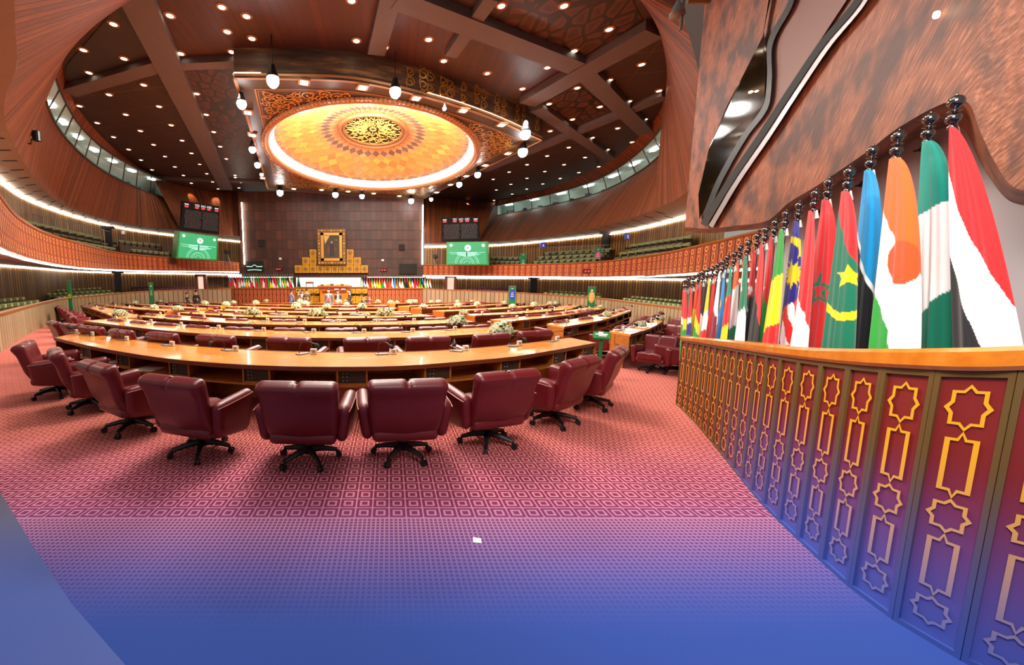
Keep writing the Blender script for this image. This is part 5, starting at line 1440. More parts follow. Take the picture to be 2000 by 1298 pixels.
def green_screen(q, Yl, Yr, side):
    p = Plate(q, Yl, Yr); t = thing('projection_screen', 'bright green presentation screen below the voting board on the %s' % side, 'screen', p.o)
    m = MB(); p.rect(m, -.03, -.03, 1.03, 1.03, -.9, -.02); m.build('casing', 'bezel_green', t)
    m = MB(); p.rect(m, 0.01, 0.01, .99, .99, -.02, .01)
    g = m.build('picture', 'screen_green', t)
    m = MB(); p.disc(m, .53, .74, .085, .06, 1); p.disc(m, .53, .74, .055, .07, 0); p.disc(m, .10, .87, .04, .06, 0); p.disc(m, .92, .85, .04, .06, 0)
    m.build('emblems', ['screen_white', 'screen_line'], g)
    m = MB(); p.disc(m, .53, .74, .02, .08, 0); m.build('emblem_core', 'led_red', g)
    m = MB()
    p.rect(m, .04, .535, .96, .55, .012, .07); p.rect(m, .25, .50, .75, .54, .012, .07); p.rect(m, .08, .46, .85, .475, .012, .07); p.rect(m, .25, .425, .80, .445, .012, .07); p.rect(m, .32, .39, .70, .41, .012, .07); p.rect(m, .40, .36, .62, .38, .012, .07)
    for r in (.30, .26, .18, .14, .08): p.disc(m, .5, .02, r, .06, 0, r-.008, 24, 0, pi)
    m.build('text_lines', 'screen_line', g)
    m = MB(); p.rect(m, .485, .35, .515, .56, .012, .09); m.build('dark_stem', 'screen_teal', g)
vote_board([(357, 391.6), (428, 402.7), (428, 458), (353.4, 449)], 27.6, 29.6, 'left')
green_screen([(351, 452.5), (424, 462), (423, 507), (347, 503)], 27.0, 28.8, 'left')
vote_board([(861.5, 425), (935, 422.6), (936, 470), (862.6, 472)], 30.4, 29.4, 'right')
green_screen([(874, 473.5), (950, 472.5), (952, 516), (874, 515.5)], 29.6, 28.6, 'right')
# ================================================================ STAGE
def box_at(name, x0, y0, x1, y1, Y, d, mat, label=None, cat=None, parent=None, group=None):
    p, q = atY(x0, y0, Y), atY(x1, y1, Y); m = MB(); c = Vector(((p.x+q.x)/2, Y+d/2, (p.z+q.z)/2)); m.box((0, 0, 0), (q.x-p.x, d, p.z-q.z)); o = m.build(name, mat, parent); o.location = c
    if label: tag(o, label, cat, group)
    return o
# stage fronts with panels
def stage_front(x0, x1, y0, Y, mat, name, label, gold=False):
    p, q = atY(x0, y0, Y), atY(x1, y0, Y); zb = zf(Y); m = MB(); m.box(((p.x+q.x)/2, Y+.1, (p.z+zb)/2), (q.x-p.x, .2, p.z-zb)); o = struct(m.build(name, mat), label, 'wall')
    m = MB(); n = int((q.x-p.x)/(.9 if gold else .30)); w_ = (q.x-p.x)/n
    for k in range(n):
        x = p.x+w_*k; 
        if gold:
            for zc in (p.z-.5, p.z-1.35):
                for a in range(4):
                    a_ = pi/4*a; d = Vector((cos(a_), 0, sin(a_)))*w_*.42; m.strip([Vector((x+w_/2, Y-.01, zc))-d, Vector((x+w_/2, Y-.01, zc))+d], .05, (0, 1, 0), -.01, 1)
            m.box((x, Y-.02, (p.z+zb)/2), (.05, .02, p.z-zb), 0, 1)
        else:
            m.box((x, Y-.02, (p.z+zb)/2), (.04, .04, p.z-zb), 0, 1)
            for zc, h in ((p.z-.28, .15), (p.z-.75, .24), (p.z-1.2, .14), (p.z-1.65, .22)):
                P = [Vector((x+w_/2+w_*.3*cos(t_), Y-.02, zc+h*sin(t_))) for t_ in [2*pi*i/8 for i in range(9)]]; m.strip(P, .035, (0, 1, 0), -.005, 0)
    m.build('gilt_inlay', ['gal_gold', 'gal_dark'] if not gold else ['tile_line', 'tile_line'], o)
    m = MB(); m.box(((p.x+q.x)/2, Y+.1, p.z+.04), (q.x-p.x, .36, .08)); m.build('rail_cap', 'rail_wood', o)
stage_front(428, 577, 563.5, 31.6, 'gal_red', 'wall_stage_front_left', 'red and gilt panelled stage front below the left flags')
stage_front(577, 718, 562, 32.4, 'tile_gold', 'wall_stage_front_middle', 'gold tiled stage front behind the standing people', True)
stage_front(718, 826, 564, 31.6, 'gal_red', 'wall_stage_front_right', 'red and gilt panelled stage front below the right flags')
b = MB(); p, q = atY(420, 566, 32), atY(850, 566, 32); b.box(((p.x+q.x)/2, 34.4, 1.0), (q.x-p.x, 4.0, .2)); struct(b.build('floor_stage', 'step_red'), 'raised stage floor behind the panelled front', 'floor')
sc_ = box_at('stage_screen', 578, 535.5, 705, 562, 35.6, .12, 'stage_screen', 'wide bright pale green screen at the back of the stage', 'screen')
p = atY(574, 533, 35.5)
box_at('screen_frame', 574, 533, 716, 535.5, 35.5, .3, 'black_matte', None, None, None); COL.objects['screen_frame'].parent = sc_; COL.objects['screen_frame'].location = COL.objects['screen_frame'].location-sc_.location
for nm, x0, x1 in (('flag_half_left', 578, 585), ('flag_half_right', 703, 712)): pass
# head table and its chairs
ht = thing('head_table', 'long wooden head table on the stage before the bright screen', 'table', atY(655, 570, 31.2))
def sub(parent, x0, y0, x1, y1, Y, d, name, mat):
    p, q = atY(x0, y0, Y), atY(x1, y1, Y); m = MB(); m.box(Vector(((p.x+q.x)/2, Y+d/2, (p.z+q.z)/2))-parent.location, (q.x-p.x, d, p.z-q.z)); return m.build(name, mat, parent)
sub(ht, 620, 557.5, 684, 560.5, 30.6, 1.2, 'tabletop', 'rail_wood'); sub(ht, 625, 560.5, 680, 605, 30.9, .8, 'front_panel', 'cap_wood'); sub(ht, 629, 568, 676, 570.5, 30.8, .1, 'moulding', 'gal_dark')
sub(ht, 653, 562.5, 662, 565.5, 30.8, .1, 'lettering', 'sign_white'); sub(ht, 666, 562.5, 675, 565.5, 30.8, .1, 'lettering', 'sign_white')
ch_ = thing('stage_chair', 'wooden armchair standing empty in front of the bright stage screen', 'chair', atY(604, 566, 33.6))
sub(ch_, 597, 550, 612, 553.5, 33.6, .12, 'top_rail', 'rail_wood'); sub(ch_, 597, 553, 598.3, 571.5, 33.6, .12, 'leg', 'rail_wood'); sub(ch_, 610.7, 553, 612, 571.5, 33.6, .12, 'leg', 'rail_wood'); sub(ch_, 598, 560.5, 611, 561.6, 33.4, .5, 'seat', 'rail_wood')
for i, (x, y) in enumerate(((629, 556.5), (639, 555.8), (648, 555.2), (659, 555.8), (668, 555.8), (676, 556.5))):
    box_at('chair_back', x-3.4, y-1.4, x+3.4, 573, 32.8, .25, 'rail_wood' if i % 2 == 0 else 'gold_bright', 'low chair back behind the head table, %s of six' % nth(i, 6), 'chair back', None, 'chair backs behind the head table')
# flags on the stage
def stage_flag(x, yt, yb, Y, cols, label, group, wpx=7):
    T = atY(x, yt, Y); B0 = atY(x, yb+3, Y); t = thing('stage_flag', label, 'flag', (T.x, T.y, 1.1), 0, group); h = T.z-1.1
    m = MB(); m.tube([(0, 0, 0), (0, 0, h)], .03, 5); m.lathe([(.01, h-.02), (.06, h+.04), (.01, h+.1)], 6); m.build('pole', 'steel', t)
    W_ = wpx*Y/FP; m = MB(); nu, nv = 5, 16; vs, cs = [], []; rnd = random.Random(int(x*10)); k_ = rnd.uniform(.2, .5); z0 = h-.1; z1 = max(-.0, B0.z-1.1-.1)
    for j in range(nv+1):
        v = j/nv
        for i in range(nu+1):
            u = i/nu; wv = W_*(.08+.92*v**.8); vs.append(((u-.45)*wv, -.06-.14*sin(pi*u)-.04*sin(u*9), z0+(z1-z0)*v)); k = min(len(cols)-1, max(0, int((v-k_*(u-.5))*len(cols)))); c = cols[k]; cs.append((c[0], c[1], c[2], 1))
    m.add(vs, [(j*(nu+1)+i, j*(nu+1)+i+1, (j+1)*(nu+1)+i+1, (j+1)*(nu+1)+i) for j in range(nv) for i in range(nu)], 0, None, cs); m.build('cloth', 'flag_cloth', t, smooth=True, col=True)
LFc = [(SK, RD, GN), (RD, RD, GN), (BK, WH, RD), (RD, RD, RD), (RD, WH, WH), (RD, WH, GN), (SK, WH, GN), (GN, YL, RD), (GN, WH, RD), (WH, RD, RD), (WH, WH, BK), (GN, RD, RD), (GN, GN, RD), (RD, RD, GN), (RD, WH, WH), (RD, RD, RD), (GN, GN, GN), (NV, YL, YL), (RD, WH, YL), (RD, RD, WH), (GN, GN, WH), (WH, WH, GN), (GN, WH, GN), (GN, YL, GN), (BK, WH, BK), (WH, RD, RD), (GN, WH, NV)]
for i, c in enumerate(LFc):
    stage_flag(449+i*122/26, 537, 562.5, 33.4, c, 'small flag left of the stage screen, %s of its row' % nth(i, len(LFc)), 'flags left of the stage screen')
RFc = [(NV, WH, NV), (RD, WH, BK), (RD, RD, OR), (GN, YL, GN), (RD, WH, NV), (RD, YL, GN), (OR, YL, YL), (RD, GN, GN), (RD, WH, GN), (GN, RD, RD), (RD, OR, OR), (WH, WH, MR), (SK, SK, SK), (GN, RD, YL), (OR, WH, GN), (GN, WH, WH), (RD, BK, GN), (RD, BK, BK), (GN, YL, RD), (NV, WH, RD), (RD, RD, RD), (RD, RD, WH), (GN, GN, YL), (SK, BK, YL), (OR, WH, GN), (GN, WH, GN), (RD, WH, BK)]
for i, c in enumerate(RFc):
    stage_flag(712+i*128/26, 540, 563.5, 33.4, c, 'small flag right of the stage screen, %s of its row' % nth(i, len(RFc)), 'flags right of the stage screen')
stage_flag(583, 536, 562, 34.6, (WH, DG, BK, DG), 'green and white flag at the left edge of the bright stage screen', None, 9)
stage_flag(706, 536, 562, 34.6, (WH, cc(190, 240, 200), WH), 'pale flag at the right edge of the bright stage screen', None, 9)
# stepped gold tiles and portrait
def tile(x, y, s, lab):  # bedded on the wall
    if True: pass
    p, q = atY(x, y, FY-.35), atY(x+s, y+s*1.08, FY-.35); w_, h = q.x-p.x, p.z-q.z; t = thing('gold_tile', lab, 'tile', ((p.x+q.x)/2, FY-.35, (p.z+q.z)/2), 0, 'stepped gold tiles round the portrait')
    m = MB(); m.rbox((w_*.97, .36, h*.97), .03, Matrix.Translation((0, .18, 0)), k=1, cuts=(1, 1, 1)); m.build('tile_body', 'tile_gold', t)
    m = MB()
    for a in range(4):
        a_ = pi/4*a; d = Vector((cos(a_)*w_*.44, 0, sin(a_)*h*.44)); m.strip([-d+Vector((0, -.01, 0)), d+Vector((0, -.01, 0))], .035, (0, 1, 0), -.005)
    m.strip([Vector((w_*.27*cos(k*pi/4), -.01, h*.27*sin(k*pi/4))) for k in range(9)], .03, (0, 1, 0), -.006); m.build('star_pattern', 'tile_line', t)
for i in range(10): tile(575+i*14.4, 517.5, 14.4, 'gold star tile in the bottom row below the portrait, %s of ten' % nth(i, 10))
for i, x in enumerate((589.6, 604, 676.4, 690.8)): tile(x, 502, 14.4, 'gold star tile in the middle step beside the portrait, %s of four' % nth(i, 4))
for i, x in enumerate((604, 676.4)): tile(x, 486.5, 14.4, 'gold star tile on the top step %s of the portrait' % ('left', 'right')[i])
Yp = FY-.6; p, q = atY(619.5, 447, Yp), atY(676, 516.5, Yp); o_ = Vector(((p.x+q.x)/2, Yp, (p.z+q.z)/2)); w_, h = q.x-p.x, p.z-q.z
po = thing('framed_painting', 'large gilt framed painting of a dark suited figure above the stage', 'painting', o_)
m = MB()
for (x, z, a, c) in ((-w_/2+.14, 0, .28, h), (w_/2-.14, 0, .28, h), (0, h/2-.14, w_-.56, .28), (0, -h/2+.14, w_-.56, .28)): m.box((x, 0, z), (a, .16, c))
fr_ = m.build('outer_frame', 'tile_line', po)
m = MB()
for k in range(11):
    for s in (-1, 1):
        z = -h/2+.14+(h-.28)*k/10; m.rbox((.08, .06, .08 if k % 3 else .2), .03, Matrix.Translation((s*(w_/2-.14), -.1, z)), k=1, cuts=(1, 1, 1))
for k in range(1, 8):
    for s in (-1, 1): m.rbox((.2 if k % 3 == 1 else .08, .06, .08), .03, Matrix.Translation((-w_/2+.14+(w_-.28)*k/8, -.1, s*(h/2-.14))), k=1, cuts=(1, 1, 1))
m.build('gilt_studs', 'gold_bright', fr_)
m = MB()
for (x, z, a, c) in ((-w_/2+.42, 0, .22, h-.60), (w_/2-.42, 0, .22, h-.60), (0, h/2-.42, w_-.62, .22), (0, -h/2+.42, w_-.62, .22)): m.box((x, -.04, z), (a, .16, c))
m.build('inner_frame', 'gold', po)
plain('paint_dark', S(58, 52, 34), .6); plain('paint_pale', S(190, 170, 90), .6); plain('paint_red', S(110, 44, 34), .6); plain('paint_skin', S(180, 130, 96), .6); plain('paint_suit', S(34, 34, 38), .6)
wi, hi_ = w_-1.06, h-1.06; m = MB(); m.box((0, 0, 0), (wi+.1, .06, hi_+.1)); m.build('canvas', 'paint_dark', po)
m = MB(); y = -.045
m.add([(-wi/2, y, hi_/2), (-wi*.1, y, hi_/2), (-wi*.42, y, hi_*.12)], [(0, 1, 2)], 0)
m.add([(-wi*.28, y, -hi_*.28), (-wi*.1, y, -hi_*.28), (-wi*.12, y, .02), (-wi*.25, y, .02)], [(0, 1, 2, 3)], 1)
m.add([(wi*.16, y, -hi_*.2), (wi*.3, y, -hi_*.2), (wi*.26, y, .0), (wi*.18, y, .0)], [(0, 1, 2, 3)], 1)
m.add([(-wi*.14, y-.005, -hi_*.42), (wi*.16, y-.005, -hi_*.42), (wi*.14, y-.005, hi_*.08), (wi*.05, y-.005, hi_*.14), (-wi*.03, y-.005, hi_*.14), (-wi*.12, y-.005, hi_*.08)], [(0, 1, 2, 3, 4, 5)], 3)
m.add([(wi*.01+wi*.055*cos(k*.7), y-.01, hi_*.2+wi*.08*sin(k*.7)) for k in range(9)], [tuple(range(9))], 2)
m.add([(wi*.25, y, hi_*.3), (wi*.34, y, hi_*.28), (wi*.3, y, hi_*.33)], [(0, 1, 2)], 0)
m.build('painted_figure', ['paint_pale', 'paint_red', 'paint_skin', 'paint_suit'], po)
# dark televisions, clocks, little wall boxes
def panel_thing(name, x0, y0, x1, y1, Y, mat, label, cat, extra=None, d=.12):
    p, q = atY(x0, y0, Y), atY(x1, y1, Y); t = thing(name, label, cat, ((p.x+q.x)/2, Y, (p.z+q.z)/2)); w_, h = q.x-p.x, p.z-q.z
    m = MB(); m.rbox((w_, d, h), min(.02, h/4), k=1, cuts=(1, 1, 1)); m.build('case', mat, t)
    if extra: extra(t, w_, h, -d/2-.01)
    return t
def tvx(t, w_, h, y):
    m = MB(); m.tube([(-w_*.45, y, h*.02), (-w_*.15, y, 0), (-w_*.05, y, h*.14), (w_*.05, y, h*.14), (w_*.15, y, 0), (w_*.45, y, h*.02)], .03, 4); m.tube([(-w_*.4, y, -h*.33), (0, y, -h*.28), (w_*.4, y, -h*.33)], .03, 4); m.build('screen_glyph', 'screen_line', t)  # pale glyph drawn on the screen
panel_thing('television', 480, 510, 515, 531, FY-.08, 'black_matte', 'dark television with a pale glyph on the left of the stage wall', 'television', tvx)
panel_thing('television', 780, 515, 814, 535, FY-.08, 'black_matte', 'plain dark television on the right of the stage wall', 'television')
def led(t, w_, h, y):
    m = MB()
    for k, u in enumerate((-.32, -.16, .1, .26)):
        m.box((u*w_, y, 0), (w_*.11, .02, h*.5)); 
    m.build('red_digits', 'led_red', t)
for x0, y0, x1, y1, Y, l in ((129, 497, 144, 508, 21.5, 'on the left patterned gallery front'), (538, 523, 551, 528, FY-.08, 'left on the stage wall'), (743, 525, 756, 530, FY-.08, 'right on the stage wall'), (1139, 525, 1153, 534, 22.6, 'on the right patterned gallery front')):
    panel_thing('digital_clock', x0, y0, x1, y1, Y, 'black_matte', 'small black clock with red digits %s' % l, 'clock', led)
for x0, y0, x1, y1, l in ((504, 469, 516, 482, 'left'), (779, 477, 790, 489, 'right')):
    panel_thing('wall_speaker', x0, y0, x1, y1, FY-.08, 'black_matte', 'square black speaker grille high on the %s of the stage wall' % l, 'speaker')
for x0, y0, x1, y1, Y, l in ((101, 420, 106, 426, 22.5, 'left in the left gallery'), (238, 451, 244, 457, 28.5, 'right in the left gallery'), (545, 503, 550, 507, FY-.08, 'left on the stage wall'), (745, 506, 750, 510, FY-.08, 'right on the stage wall')):
    panel_thing('wall_box', x0, y0, x1, y1, Y, 'sign_white', 'tiny white box on the wall, %s' % l, 'box')
def person_sign(t, w_, h, y):
    m = MB(); m.lathe([(.001, -.01), (h*.08, 0), (.001, .01)], 8, (0, y, h*.28), 0, None); m.box((0, y, 0), (w_*.2, .02, h*.3)); m.box((w_*.08, y, -h*.25), (w_*.4, .02, h*.08)); m.build('pictogram', 'sign_white', t)
panel_thing('direction_sign', 1056, 473, 1065, 484, 27.5, 'sign_blue', 'small blue sign on the right gallery wall, nearer the stage', 'sign', person_sign)
panel_thing('direction_sign', 1221, 455, 1229, 468, 23.4, 'sign_blue', 'small blue sign on the right gallery wall, farther right', 'sign', person_sign)
# roll-up banners
def banner(x0, y0, x1, y1, Y, oval, label, ground=True, dy=0):
    p, q = atY(x0, y0, Y), atY(x1, y1, Y); w_ = q.x-p.x; zb = zf(Y) if ground else q.z; h = p.z-zb
    t = thing('rollup_banner', label, 'banner', ((p.x+q.x)/2, Y, zb)); m = MB(); m.box((0, 0, h/2+.04), (w_, .02, h-.08)); g = m.build('banner_cloth', 'sign_green', t)
    m = MB(); m.box((0, 0, .04), (w_*1.08, .2, .08)); m.box((0, 0, h), (w_*1.05, .04, .05)); m.tube([(0, .06, .04), (0, .04, h)], .02, 5); m.build('stand', 'steel', t)
    vc = h-(atY(x0, y0, Y).z-atY(x0, dy or (y0+y1)/2+5, Y).z)
    if oval:
        m = MB(); n = 24; m.add([(w_*.42*cos(2*pi*k/n), -.02, vc+w_*.85*sin(2*pi*k/n)*.9) for k in range(n)], [tuple(range(n))]); m.build('printed_oval', oval, t)
    m = MB(); m.box((0, -.015, h*.9), (w_*.25, .01, h*.05))
    for k in range(3): m.box((0, -.025, vc+(k-1)*.12), (w_*(.5-.1*k), .01, .045))
    m.build('lettering', 'sign_white' if oval != 'sign_yellow' else 'leaf', t)
banner(130, 547, 142.5, 600, 19.5, 'sign_yellow', 'tall green banner with a yellow oval before the left low wall', True, 578)
banner(290, 552, 300.5, 581, 26, None, 'tall green banner with white lettering far left near the low wall')
banner(994, 558.5, 1007, 584, 26.0, 'sign_blue', 'green banner with a blue circle before the right low wall', True, 575)
banner(1149, 560, 1161.5, 596, 20.4, 'sign_orange', 'green banner with an orange oval before the right low wall', True, 580)
banner(1016, 495, 1027.5, 518, 29.2, None, 'pale green banner among the right gallery seats near the screen', False)
banner(1162, 484, 1173, 513, 24.6, 'sign_pink', 'green banner with a pink oval in the right gallery', False, 500)
# camera on its arm on the left wood wall
pc = atY(61, 262, 14.0); t = thing('security_camera', 'small white camera on a black bent arm on the left wood wall', 'camera', pc)
m = MB(); m.rbox((.34, .42, .26), .04, Matrix.Rotation(.4, 4, 'Z'), k=2, cuts=(1, 1, 1)); m.build('camera_body', 'sign_white', t); m = MB(); m.lathe([(.05, -.22), (.12, -.2), (.13, .1), (.05, .14)], 12, (.26, -.1, -.05)); m.build('lens', 'black_plastic', t)
m = MB(); m.tube([(0, 0, -.1), (-.12, .1, -.28), (-.36, .15, -.24), (-.52, .3, -.42)], .03, 6); m.build('arm', 'black_plastic', t)
# tripods with cameras on the galleries
for x, y, Y, l in ((445, 505, 28.5, 'left of the stage wall beside the green screen'), (850, 512, 29.8, 'right of the stage wall beside the green screen')):
    p = atY(x, y+12, Y); t = thing('tripod_camera', 'video camera on a tripod, %s' % l, 'camera', p); m = MB()
    for k in range(3): m.tube([(0, 0, .75), (.28*cos(k*2.1), .28*sin(k*2.1), 0)], .025, 5)
    m.build('tripod', 'black_plastic', t); m = MB(); m.rbox((.3, .5, .28), .04, Matrix.Translation((0, 0, .9)), k=1, cuts=(1, 1, 1)); m.tube([(0, -.3, .9), (0, -.42, .9)], .08, 8); m.build('camera_body', 'black_matte', t)
# ================================================================ AUDIENCE SEATS
def seat_proto(cush, back, pad, w_=.9):
    t = thing('audience_seat', 'x', 'seat'); m = MB()
    m.rbox((w_, .16, .62), .07, Matrix.Translation((0, .28, .58)) @ Matrix.Rotation(R(8), 4, 'X'), k=2, cuts=(2, 1, 2)); m.build('seat_back', back, t, smooth=True)
    m = MB(); m.rbox((w_*.9, .5, .16), .06, Matrix.Translation((0, .0, .38)), k=2, cuts=(2, 2, 1)); m.build('seat_cushion', cush, t, smooth=True)
    m = MB()
    for s in (-1, 1): m.box((s*w_*.5, .05, .34), (.06, .55, .62))
    m.build('arm_panel', 'olive_dark' if pad else 'desk_dark', t)
    if pad: m = MB(); m.rbox((w_*.32, .07, .22), .03, Matrix.Translation((0, .15, .76)), k=1, cuts=(1, 1, 1)); m.build('head_pad', pad, t)
    reg(t); return t
SA, SB_, SC_ = seat_proto('olive', 'olive', 'head_pad'), seat_proto('purple_seat', 'purple_seat', None), seat_proto('olive_dark', 'olive', None); usd = {0: [], 1: [], 2: []}
def seat_row(kind, a, b_, Ya, Yb, n, words, group, step='step_wood', sc=1):
    Ya += .9; Yb += .9
    pr = (SA, SB_, SC_)[kind]; pts = []
    for i in range(n):
        f = i/(n-1) if n > 1 else 0; x = a[0]+(b_[0]-a[0])*f; y = a[1]+(b_[1]-a[1])*f; Y = Ya+(Yb-Ya)*f; pts.append(atY(x, y, Y))
    pit = (pts[-1]-pts[0]).length/(n-1); s = pit/.98; tops = .89*s
    m = MB()
    for i, p in enumerate(pts):
        q = pts[min(i+1, n-1)]-pts[max(i-1, 0)]; a_ = atan2(q.y, q.x)
        hz = min(s, .8/.89); p0 = Vector((p.x, p.y, p.z-.89*hz))
        # they face the middle of the hall
        d = Vector((CXH, CYH+6, 0))-Vector((p.x, p.y, 0)); ang = a_; f1 = Vector((sin(ang), -cos(ang), 0))
        if f1.dot(d) < 0: ang += pi
        place(pr, usd[kind], p0, ang, '%s, %s' % (words, nth(i, n)), group, (s, min(s, .9), hz))
    A = []; 
    for i, p in enumerate(pts):
        q = (pts[min(i+1, n-1)]-pts[max(i-1, 0)]).normalized(); nr = Vector((-q.y, q.x, 0)).normalized(); A.append((p, nr))
    e = (pts[1]-pts[0])*.5; 
    for k in range(len(A)-1):
        (p, nr), (q, n2) = A[k], A[k+1]; z0 = Vector((0, 0, -.89*hz)); low = Vector((0, 0, -.89*hz-.45)); ee = (q-p)*.5 if k == 0 else Vector(); e2 = (q-p)*.5 if k == len(A)-2 else Vector()
        m.hexa([p-ee-nr*.1+low, p-ee+nr*.5+low, p-ee+nr*.5+z0, p-ee-nr*.1+z0], [q+e2-n2*.1+low, q+e2+n2*.5+low, q+e2+n2*.5+z0, q+e2-n2*.1+z0])
    struct(m.build('floor_tier', step), 'stepped tier under the seats', 'floor')
G1 = 'olive seats behind the left low wall, near block'
seat_row(0, (-12, 575.5), (26, 572.5), 17.6, 19.6, 4, 'olive seat in the back row of the near left block', G1)
seat_row(0, (-10, 584.5), (50, 579.5), 16.0, 18.8, 6, 'olive seat in the middle row of the near left block', G1)
seat_row(0, (-8, 595.5), (78, 585.5), 14.2, 18.6, 8, 'olive seat in the front row of the near left block', G1)
G2 = 'olive seats behind the left low wall, far block'
seat_row(0, (96, 566.5), (196, 561), 23.4, 27.2, 11, 'olive seat in the back row of the far left block', G2)
seat_row(0, (98, 572.5), (214, 566), 22.4, 26.2, 12, 'olive seat in the middle row of the far left block', G2)
seat_row(0, (118, 579), (232, 570.5), 21.4, 25.2, 12, 'olive seat in the front row of the far left block', G2)
seat_row(1, (262, 559), (362, 557.5), 29.6, 31, 11, 'purple seat in the back row at the far left', 'purple seats at the far left')
seat_row(1, (274, 563), (378, 560.5), 28.8, 30.2, 11, 'purple seat in the front row at the far left', 'purple seats at the far left')
seat_row(1, (928, 560), (1014, 563.5), 31.8, 30.4, 11, 'purple seat in the back row at the far right', 'purple seats at the far right')
seat_row(1, (908, 564), (1004, 567), 31.2, 29.6, 11, 'purple seat in the front row at the far right', 'purple seats at the far right')
G3 = 'olive seats behind the right low wall, far block'
seat_row(0, (1077, 567), (1168, 572.5), 28.2, 25.6, 11, 'olive seat in the back row of the far right block', G3)
seat_row(0, (1065, 570.5), (1168, 577.5), 27.3, 24.4, 11, 'olive seat in the middle row of the far right block', G3)
seat_row(0, (1055, 574), (1148, 582), 26.6, 23.8, 11, 'olive seat in the front row of the far right block', G3)
G4 = 'olive seats behind the right low wall, near block'
seat_row(0, (1234, 577.5), (1325, 585.5), 22.2, 18.3, 11, 'olive seat in the back row of the near right block', G4)
seat_row(0, (1218, 581.5), (1322, 594), 21.2, 16.8, 12, 'olive seat in the middle row of the near right block', G4)
seat_row(0, (1202, 585.5), (1312, 600.5), 20.9, 15.9, 12, 'olive seat in the front row of the near right block', G4)
G5 = 'dim olive seats in the left upper gallery'
seat_row(2, (66, 431), (214, 465), 16.9, 24.6, 10, 'olive seat in the upper row, left gallery near part', G5)
seat_row(2, (92, 457), (226, 482.5), 15.0, 23.0, 12, 'olive seat in the lower row, left gallery near part', G5)
seat_row(2, (238, 468.5), (310, 476), 26.6, 28.4, 7, 'olive seat in the upper row, left gallery far part', G5)
seat_row(2, (262, 486), (337, 493), 25.2, 27, 8, 'olive seat in the lower row, left gallery far part', G5)
G6 = 'dim olive seats in the right upper gallery'
for r, (a, b_, Ya, Yb, n, w_) in enumerate((((969, 494.5), (1024, 495), 32.4, 31, 6, 'top row nearest the screen'), ((964, 500.5), (1018, 501), 31.3, 30, 6, 'middle row nearest the screen'), ((961, 508.5), (1010, 509.5), 30.6, 29.4, 6, 'front row nearest the screen'),
  ((1068, 491.5), (1186, 484), 28.2, 24.6, 10, 'upper row of the middle part'), ((1055, 500), (1176, 494), 27.6, 24.0, 10, 'middle row of the middle part'), ((1046, 509), (1160, 502.5), 27.2, 23.5, 10, 'lower row of the middle part'),
  ((1232, 476.5), (1336, 460), 22.2, 16.9, 9, 'upper row of the right part'), ((1212, 491.5), (1332, 474), 21.9, 16.4, 9, 'middle row of the right part'), ((1200, 505), (1322, 487), 21.8, 16.0, 9, 'lower row of the right part'))):
    seat_row(2, a, b_, Ya, Yb, n, 'olive right gallery seat, %s' % w_, G6)
# glass and rail before the left gallery seats
for (pts, lab) in (([(60, 416, 19.6), (140, 434, 22.3), (214, 452, 24.9)], 'thin metal hand rail over the left gallery seats'), ([(1050, 484, 28.6), (1189, 478, 25), ], 'thin metal hand rail over the middle right gallery seats')):
    t = thing('hand_rail', lab, 'rail', yl(pts, 3)[0]); m = MB(); P = [p-t.location for p in yl(pts, 14)]; m.tube(P, .025, 5); m.build('top_bar', 'steel', t)
    m = MB()
    for p in P[::2]: m = MB(); m.tube([p, p-Vector((0, 0, .95))], .02, 5); m.build('post', 'steel', t)
